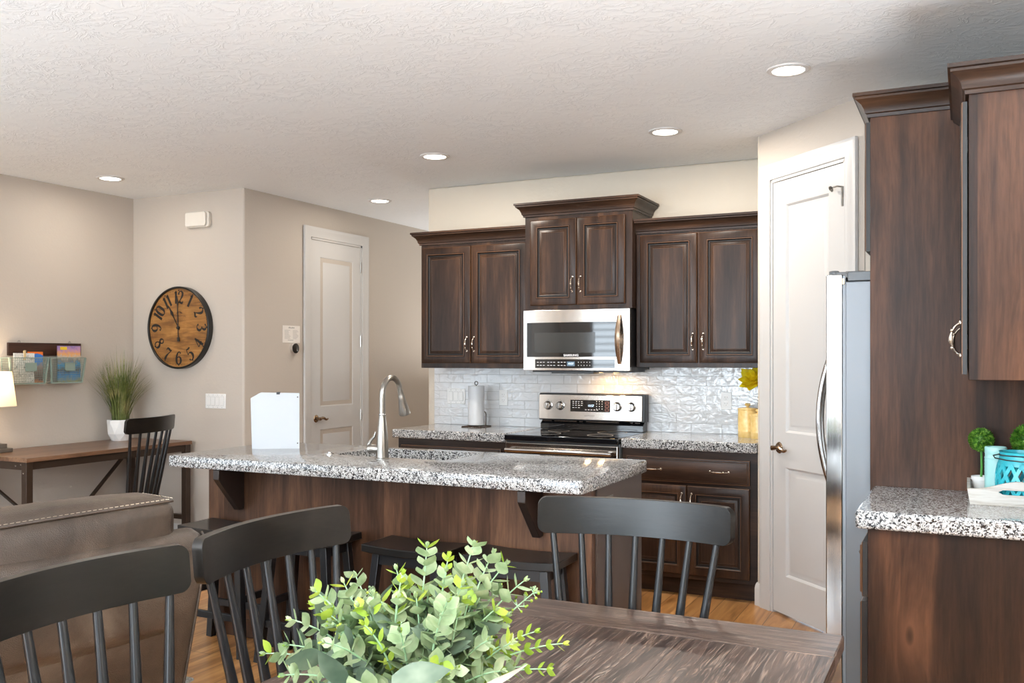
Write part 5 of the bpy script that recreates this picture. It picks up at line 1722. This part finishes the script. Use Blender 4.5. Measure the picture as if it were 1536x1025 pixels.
def puff(fr, a, b, r, bulge, nu=16, nv=8, nw=8):
    """soft cushion between corners a and b with edge radius r"""
    a, b = Vector(a), Vector(b)
    c, h = (a + b) / 2, (b - a) / 2
    V, F, idx = [], [], {}

    def vid(p):
        key = tuple(round(x, 5) for x in p)
        if key not in idx:
            q_ = Vector([max(-h[i] + r, min(h[i] - r, p[i] * h[i])) for i in range(3)])
            d = Vector([p[i] * h[i] - q_[i] for i in range(3)])
            if d.length > 1e-9:
                # cube corner to sphere
                q_ = q_ + d.normalized() * r
            k = (1 - p[0] ** 2) * (1 - p[1] ** 2) * (1 if abs(p[2]) == 1 else 0) * math.copysign(1, p[2])
            q_.z += bulge * k
            k = (1 - p[0] ** 2) * (1 - p[2] ** 2) * (1 if abs(p[1]) == 1 else 0) * math.copysign(1, p[1])
            q_.y += bulge * k
            idx[key] = len(V)
            V.append(fr(*(c + q_)))
        return idx[key]

    def lin(n, hh):
        e_ = min(0.9, r / hh)
        xs = [-1 + e_ * i / 3 for i in range(3)] + [-1 + e_ + (2 - 2 * e_) * i / n for i in range(n + 1)] + [1 - e_ * (2 - i) / 3 for i in range(3)]
        return xs
    X, Y, Z = lin(nu, h.x), lin(nv, h.y), lin(nw, h.z)
    for s in (-1, 1):
        for A, B, mk_ in ((X, Y, lambda p, q_: (p, q_, s)), (X, Z, lambda p, q_: (p, s, q_)), (Y, Z, lambda p, q_: (s, p, q_))):
            for i in range(len(A) - 1):
                for j in range(len(B) - 1):
                    F.append((vid(mk_(A[i], B[j])), vid(mk_(A[i + 1], B[j])), vid(mk_(A[i + 1], B[j + 1])), vid(mk_(A[i], B[j + 1]))))
    F = [f_ for f_ in F if len(set(f_)) == 4]
    return MB().add(V, F)


for k in range(2):
    u0 = 0.075 + k * 0.955
    a, b = (u0, -0.315, 0.46), (u0 + 0.945, -0.055, 0.955)
    rr_ = 0.062
    fs0 = fs
    fq_ = lambda u, v, w: fs0(u, v, w - 0.006 - 0.024 * (u - u0) / 0.945 * max(0, (w - 0.5) / 0.45))
    fs = fq_
    c = obj('back_cushion', puff(fs, a, b, rr_, 0.030), M['leather'], t, world=False, smooth=60)
    stc = MB()
    seam = MB()
    for v, sg in ((b[1] - 0.004, 1), (a[1] + 0.004, -1)):
        for q_ in range(47):
            u = a[0] + 0.03 + q_ * 0.0192
            x = (u - (a[0] + b[0]) / 2) / ((b[0] - a[0]) / 2)
            bz = 0.022 * (1 - x * x) * 0.15
            vv, ww = v - sg * 0.017, b[2] - 0.0085 + bz
            stc.tube([fs(u, vv - sg * 0.006, ww), fs(u + 0.0125, vv - sg * 0.006, ww)], 0.0016, 5)
        seam.tube([fs(a[0] + 0.02 + 0.905 * i / 20, v - sg * 0.012, b[2] - 0.0150 + 0.003 * (1 - (i / 10 - 1) ** 2)) for i in range(21)], 0.004, 6)
    # end seam
    for q_ in range(11):
        v = a[1] + 0.035 + q_ * 0.0185
        stc.tube([fs(a[0] + 0.016, v, b[2] - 0.006), fs(a[0] + 0.016, v + 0.012, b[2] - 0.006)], 0.0016, 5)
    obj('stitching', stc, M['thread'], c, world=False)
    obj('welt', seam, M['leather'], c, world=False)
    fs = fs0
    obj('seat_cushion', puff(fs, (u0, -0.90, 0.30), (u0 + 0.945, -0.28, 0.46), 0.05, 0.02), M['leather'], t, world=False, smooth=60)
for u0 in (0.0, SL - 0.06):
    obj('arm', puff(fs, (u0 + (-0.04 if u0 else 0.004), -0.95, 0.09), (u0 + (0.056 if u0 else 0.10), -0.36, 0.62), 0.04, 0.01), M['leather'], t, world=False, smooth=60)
for u in (0.06, SL - 0.06):
    for v in (-0.24, -0.88):
        obj('foot', MB().lathe([(0.022, 0.012), (0.03, 0.09)], fs(u, v, 0), 16), M['dark_metal'], t, world=False)

rug = MB().box(-5.0, -3.115, 0.7, 3.150, 0.0, 0.010)
rug = MB()
random.seed(4)
nx, ny = 60, 78
V, F = [], []
for i in range(nx + 1):
    for j in range(ny + 1):
        e_ = min(i, nx - i, j, ny - j) == 0
        V.append((-5.0 + 1.885 * i / nx + (random.uniform(-.012, .012) if e_ else 0), 0.7 + 2.45 * j / ny + (random.uniform(-.012, .012) if e_ else 0), 0.001 if e_ else random.uniform(0.004, 0.010)))
for i in range(nx):
    for j in range(ny):
        a = i * (ny + 1) + j
        F.append((a, a + ny + 1, a + ny + 2, a + 1))
tag(obj('rug', rug.add(V, F), M['shag']), 'cream shag rug whose corner shows behind the leather sofa', 'rug')

# ------------------------------------------------------------------ eucalyptus centrepiece
bx_, by_, bz_ = -0.905, 1.455, tz
t = thing('leafy_centerpiece', 'bushy pale green eucalyptus arrangement on the dining table', 'plant', (bx_, by_, bz_))
obj('bowl', MB().lathe([(0.001, 0.001), (0.06, 0.001), (0.085, 0.03), (0.09, 0.07), (0.086, 0.07), (0.08, 0.035), (0.001, 0.01)], (bx_, by_, bz_), 28, cap=False), M['ceramic'], t)
random.seed(17)
UP = Vector((0, 0, 1))


def curve3(a, b, c, n):
    return [(1 - q_) ** 2 * a + 2 * q_ * (1 - q_) * b + q_ * q_ * c for q_ in [i / n for i in range(n + 1)]]


def sprig(base, tip, kind, first=0.30):
    base, tip = Vector(base), Vector(tip)
    L = (tip - base).length
    mid = (base + tip) / 2 + Vector((0, 0, 0.18 * L)) + Vector((random.uniform(-.02, .02), random.uniform(-.02, .02), 0))
    if tip.z < base.z + 0.06:
        mid.z = max(mid.z, base.z + 0.05)
    P = curve3(base, mid, tip, 24)
    m = MB()
    m.tube(P[::2], [0.0030 - 0.0018 * i / 12 for i in range(13)], 5, 1)
    step = 0.020 if kind != 'big' else 0.045
    s, acc, k = first * L, 0, 0
    ph = random.uniform(0, 3)
    for i in range(1, 25):
        acc += (P[i] - P[i - 1]).length
        while acc > s and s < L * 1.3:
            d = (P[i] - P[i - 1]).normalized()
            x = d.orthogonal().normalized(); y = d.cross(x)
            fr_ = acc / (L * 1.08)
            ph += 1.57 + random.uniform(-.3, .3)
            for sg in (0, math.pi):
                out = x * math.cos(ph + sg) + y * math.sin(ph + sg)
                if kind == 'euca':
                    sz = random.uniform(0.037, 0.054) * (1.15 - 0.60 * fr_)
                    petal(m, P[i] + out * 0.002, out + d * 0.45 + UP * 0.1, d, sz, sz * 0.88, random.uniform(0.05, 0.3), 0 if fr_ < 0.9 or ph % 2 < 1.2 else 2, 4, 0.9)
                elif kind == 'lime':
                    sz = random.uniform(0.024, 0.034) * (1.1 - 0.5 * fr_)
                    petal(m, P[i] + out * 0.002, out + d * 0.7, d, sz, sz * 0.75, 0.2, 2, 4, 0.85)
                elif kind == 'big':
                    sz = random.uniform(0.055, 0.085)
                    petal(m, P[i], out + d * 0.8, d, sz, sz * 0.55, random.uniform(-.2, .15), 0, 6, 0.8)
                elif kind == 'seed':
                    for q_ in range(3):
                        e_ = P[i] + (out + d * random.uniform(.2, 1.2) + Vector((random.uniform(-.5, .5),) * 3)).normalized() * random.uniform(0.010, 0.022)
                        m.tube([P[i], e_], 0.0007, 4, 1)
                        m.sphere(e_, random.uniform(0.0022, 0.0034), 6, 4, 2 if random.random() < .6 else 0)
            s += step * random.uniform(0.85, 1.15)
            k += 1
    # growing tip
    d = (P[-1] - P[-2]).normalized()
    for q_ in range(4 if kind != 'big' else 0):
        a = q_ * 1.57
        x = d.orthogonal().normalized(); y = d.cross(x)
        petal(m, P[-1], d + (x * math.cos(a) + y * math.sin(a)) * 0.5, d, 0.014, 0.008, 0.1, 2 if kind == 'lime' or q_ == 0 else 0, 3, 0.9)
    return m


# tips: where the sprigs of the arrangement end
TIPS = [(-1.137, 1.392, .958, 'euca'), (-1.101, 1.41, .985, 'lime'), (-1.18, 1.37, .895, 'euca'), (-1.04, 1.44, .990, 'euca'), (-1.00, 1.459, 1.00, 'seed'),
        (-.962, 1.48, 1.050, 'euca'), (-.91, 1.503, 1.092, 'euca'), (-.874, 1.521, 1.074, 'lime'), (-.832, 1.541, 1.095, 'euca'), (-.80, 1.557, 1.080, 'euca'),
        (-.779, 1.567, 1.060, 'euca'), (-.747, 1.582, 1.030, 'euca'), (-.735, 1.60, 1.005, 'seed'), (-.675, 1.600, .918, 'lime'), (-.69, 1.56, .880, 'lime'), (-.715, 1.56, .945, 'lime'),
        (-1.06, 1.40, 1.000, 'lime'), (-1.02, 1.36, .975, 'seed'), (-.96, 1.40, 1.02, 'euca'), (-.93, 1.45, 1.05, 'lime'), (-.85, 1.47, 1.06, 'euca'), (-.815, 1.44, 1.02, 'euca'),
        (-1.10, 1.34, .93, 'euca'), (-1.06, 1.28, .90, 'euca'), (-.99, 1.30, .96, 'euca'), (-.93, 1.33, .99, 'lime'), (-.87, 1.35, .98, 'euca'), (-.80, 1.36, .93, 'euca'),
        (-.76, 1.46, .95, 'euca'), (-1.13, 1.44, .90, 'seed'), (-1.0, 1.22, .86, 'euca'), (-.90, 1.24, .90, 'euca'), (-.82, 1.27, .87, 'lime'), (-1.12, 1.27, .85, 'lime'),
        (-.96, 1.52, 1.02, 'seed'), (-.88, 1.58, 1.03, 'euca'), (-.82, 1.62, 1.00, 'euca'), (-.99, 1.54, .98, 'euca'), (-.74, 1.38, .86, 'euca'),
        (-.985, 1.37, .93, 'big'), (-.90, 1.40, .98, 'big'), (-.83, 1.42, .95, 'big'), (-1.05, 1.36, .91, 'big'), (-.79, 1.50, .96, 'big'), (-.94, 1.28, .90, 'big'), (-.86, 1.30, .88, 'big'), (-1.02, 1.46, .95, 'big'), (-.92, 1.52, 1.0, 'big'), (-1.0, 1.28, .85, 'big')]
for i in range(24):                   # shorter sprigs filling the body of the arrangement
    a = random.uniform(0, 2 * math.pi); r_ = random.uniform(0.05, 0.22)
    TIPS.append((bx_ + r_ * math.cos(a) * 0.95, by_ + r_ * math.sin(a) * 0.8, 1.055 - 0.75 * r_ + random.uniform(-.05, .03), 'euca' if i % 4 else 'big'))
for i in range(18):                   # upright sprigs in the middle
    TIPS.append((random.uniform(-1.08, -.76), random.uniform(1.34, 1.56), random.uniform(.97, 1.06), 'euca'))
for x, y, z, k in TIPS:
    a = math.atan2(y - by_, x - bx_)
    b = (bx_ + 0.035 * math.cos(a) + random.uniform(-.02, .02), by_ + 0.035 * math.sin(a) + random.uniform(-.02, .02), bz_ + 0.06)
    leaf = {'euca': M['euca'], 'lime': M['lime'], 'big': M['euca_dark'], 'seed': M['euca']}[k]
    obj('sprig', sprig(b, (x, y, z), k, 0.22 if k != 'big' else 0.45), [leaf, M['euca_stem'], M['lime']], t, smooth=80)
m = MB()
petal(m, (-.735, 1.345, .895), (.8, .5, .30), UP, 0.11, 0.036, 0.15, 0, 6, 0.8)
o = obj('dry_leaf', m, M['dry_leaf'], t, smooth=80); o['label'] = 'pale dry curled leaf'
m = MB()
petal(m, (-.845, 1.285, .922), (.86, .42, .12), (0.2, -0.6, 0.8), 0.10, 0.055, 0.08, 0, 6, 0.85)
obj('broad_leaf', m, M['euca_dark'], t, smooth=80)

# ------------------------------------------------------------------ whitewashed tray and its contents on the right counter
cz = 0.9455
t = thing('serving_tray', 'whitewashed wooden serving tray with a handle slot on the right counter', 'tray', (0.165, 3.71, cz))
ax0, ax1, ay0, ay1 = 0.010, 0.315, 3.567, 3.868
obj('bottom', MB().box(ax0, ax1, ay0 + 0.004, ay1 - 0.004, cz, cz + 0.010), M['whitewash'], t)


def tray_end(yb, yt, name):
    """long side with a raised middle and an oval hand hole, leaning outward"""
    xm_ = (ax0 + ax1) / 2
    hw_ = (ax1 - ax0) / 2
    N = 24
    V, F = [], []
    hole = []
    # strips: bottom edge -> hole lower edge, hole upper edge -> top edge
    sx = [-1 + 2 * i / N for i in range(N + 1)]
    Ht, cy_, hl, hr = 0.056, 0.047, 0.056, 0.0085
    def top(x): return Ht + 0.030 * (math.cos(math.pi * min(1, abs(x) * 1.15)) * 0.5 + 0.5)
    def P(x, z, out):
        k = z / 0.085
        return Vector((xm_ + x * (hw_ + 0.014 * k), yb + (yt - yb) * k + out, cz + z))
    for out in (0.0, 0.010):
        for x in sx:
            u = x * hw_
            hh = math.sqrt(max(0, hr ** 2 - max(0, abs(u) - (hl - hr)) ** 2)) if abs(u) < hl else 0
            for z in (0.0, cy_ - hh, cy_ + hh, top(x)):
                V.append(P(x, z, out if yt < yb else -out))
    st_ = 4 * (N + 1)
    for i in range(N):
        for s_ in (0, st_):
            a, b = s_ + 4 * i, s_ + 4 * i + 4
            F += [(a, b, b + 1, a + 1), (a + 2, b + 2, b + 3, a + 3)]
        a, b = 4 * i, 4 * i + 4
        for j in (0, 1, 2, 3):
            F.append((a + j, b + j, b + j + st_, a + j + st_))
    for e_ in (0, 4 * N):
        F += [(e_, e_ + 1, e_ + 1 + st_, e_ + st_), (e_ + 2, e_ + 3, e_ + 3 + st_, e_ + 2 + st_)]
    return obj(name, MB().add(V, F), M['whitewash'], t)


tray_end(ay0, ay0 - 0.012, 'handle_side')
tray_end(ay1, ay1 + 0.012, 'handle_side')
for x, s in ((ax0, -1), (ax1, 1)):
    m = MB()
    m.prism([(x, 0), (x - s * 0.010, 0), (x - s * 0.010 + s * 0.009, 0.054), (x + s * 0.009, 0.054)], lambda u, v, w: Vector((u, w, cz + v)), ay0 + 0.001, ay1 - 0.001)
    obj('end_side', m, M['whitewash'], t)
tzb = cz + 0.0105

jx, jy, jr = 0.093, 3.748, 0.036
t = thing('mason_jar', 'mint textured jar standing in the tray left of the teal lantern', 'jar', (jx, jy, tzb))
V, F, n = [], [], 40
rows = [(0.0, .94), (0.004, 1.0)]
m = MB()
N1 = 22
for i in range(N1 + 1):
    z = 0.006 + 0.125 * i / N1
    for k in range(n):
        a = 2 * math.pi * k / n
        r_ = jr * (1 + 0.016 * ((i + k) % 2))
        V.append((jx + r_ * math.cos(a), jy + r_ * math.sin(a), tzb + z))
    if i:
        for k in range(n):
            a, b = (i - 1) * n + k, (i - 1) * n + (k + 1) % n
            F.append((a, b, b + n, a + n))
F += [tuple(range(n))[::-1]]
m.add(V, F)
m.lathe([(jr * .93, 0), (jr, 0.006)], (jx, jy, tzb), 40, cap=False)
obj('body', m, M['mint'], t, smooth=20)
obj('neck', MB().lathe([(jr, 0.131), (jr * 1.03, 0.136), (jr * .97, 0.141), (jr * .97, 0.150), (jr * 1.0, 0.153), (jr * 1.0, 0.172), (jr * .95, 0.175), (jr * .88, 0.175), (jr * .88, 0.14)], (jx, jy, tzb), 40, cap=False), M['mint'], t)

gx_, gy_, gr = 0.166, 3.648, 0.076
t = thing('lantern', 'teal lattice cut-out lantern with black wire handle in the tray', 'lantern', (gx_, gy_, tzb))
lm = MB()
prof_r = lambda z: gr * (0.86 + 0.14 * math.sin(math.pi * min(1, max(0, (z + 0.01) / 0.15))))
NA = 14
for k in range(NA):
    for sg in (-1, 1):
        pts = []
        for i in range(9):
            q_ = i / 8
            a = 2 * math.pi * (k + sg * q_ * 1.5) / NA
            z = 0.018 + 0.110 * q_
            r_ = prof_r(z)
            pts.append(Vector((gx_ + r_ * math.cos(a), gy_ + r_ * math.sin(a), tzb + z)))
        for i in range(8):
            mid_ = (pts[i] + pts[i + 1]) / 2
            lm.bar(pts[i], pts[i + 1], 0.0115, 0.006, (mid_ - Vector((gx_, gy_, mid_.z))).normalized())
obj('lattice', lm, M['teal'], t)
obj('rim', MB().lathe([(prof_r(0.125) + .002, 0.122), (prof_r(0.135) + .003, 0.132), (gr * 0.86, 0.150), (gr * 0.84, 0.156), (gr * 0.86, 0.168), (gr * 0.89, 0.170), (gr * 0.84, 0.170), (gr * 0.78, 0.155), (prof_r(0.125) - .006, 0.122)], (gx_, gy_, tzb), 44, cap=False), M['teal'], t)
obj('foot_ring', MB().lathe([(gr * .82, 0.0), (gr * .88, 0.004), (prof_r(.02) + .002, 0.024), (prof_r(.02) - .006, 0.024), (gr * .74, 0.006), (0.001, 0.005), (0.001, 0.0)], (gx_, gy_, tzb), 44, cap=False), M['teal'], t)
wh = MB()
wh.tube([(gx_ + (gr * .88) * math.cos(R(a)), gy_ + (gr * .88) * math.sin(R(a)), tzb + 0.158) for a in range(0, 361, 12)], 0.0022, 6)
wh.tube([(gx_ - gr * .88, gy_, tzb + 0.158), (gx_ - gr * 1.10, gy_ - 0.02, tzb + 0.155), (gx_ - gr * 1.05, gy_ - 0.055, tzb + 0.150), (gx_ - gr * .6, gy_ - 0.085, tzb + 0.146), (gx_, gy_ - 0.098, tzb + 0.144), (gx_ + gr * .6, gy_ - 0.085, tzb + 0.146), (gx_ + gr * 1.05, gy_ - 0.05, tzb + 0.150), (gx_ + gr * .88, gy_, tzb + 0.158)], 0.0022, 6)
obj('wire_handle', wh, M['black'], t)


def topiary(label, x, y, zc, r, pot_r, seed):
    t = thing('topiary', label, 'plant', (x, y, tzb), 0, 'boxwood topiaries')
    random.seed(seed)
    obj('pot', MB().lathe([(pot_r * .70, 0.0), (pot_r * .95, 0.044), (pot_r * .95, 0.046), (pot_r * 1.05, 0.047), (pot_r * 1.07, 0.060), (pot_r * .97, 0.060), (pot_r * .9, 0.050), (0.001, 0.048)], (x, y, tzb), 32), M['ceramic'], t)
    obj('stem', MB().tube([(x, y, tzb + 0.045), (x + 0.002, y, (tzb + zc) / 2), (x, y, zc)], 0.0042, 8), plain('bright_green_stem', (0.07, 0.28, 0.04), 0.5), t)
    m = MB()
    m.sphere((x, y, zc), r * 0.80, 16, 10)
    N = 620
    for k in range(N):
        z = 1 - 2 * (k + .5) / N
        a = k * 2.39996
        d = Vector((math.sqrt(1 - z * z) * math.cos(a), math.sqrt(1 - z * z) * math.sin(a), z))
        for q_ in range(2):
            dd = (d + Vector((random.uniform(-.6, .6), random.uniform(-.6, .6), random.uniform(-.6, .6)))).normalized()
            petal(m, Vector((x, y, zc)) + d * r * 0.76, dd, d.orthogonal(), r * random.uniform(.20, .30), r * 0.13, 0.2, 0, 2, 0.9)
    obj('foliage', m, M['box_leaf'], t, smooth=80)


topiary('boxwood ball topiary in white pot at the left back corner of the tray', 0.047, 3.818, 1.148, 0.045, 0.031, 1)
topiary('larger boxwood ball topiary rising behind the teal lantern', 0.200, 3.805, 1.152, 0.062, 0.036, 2)
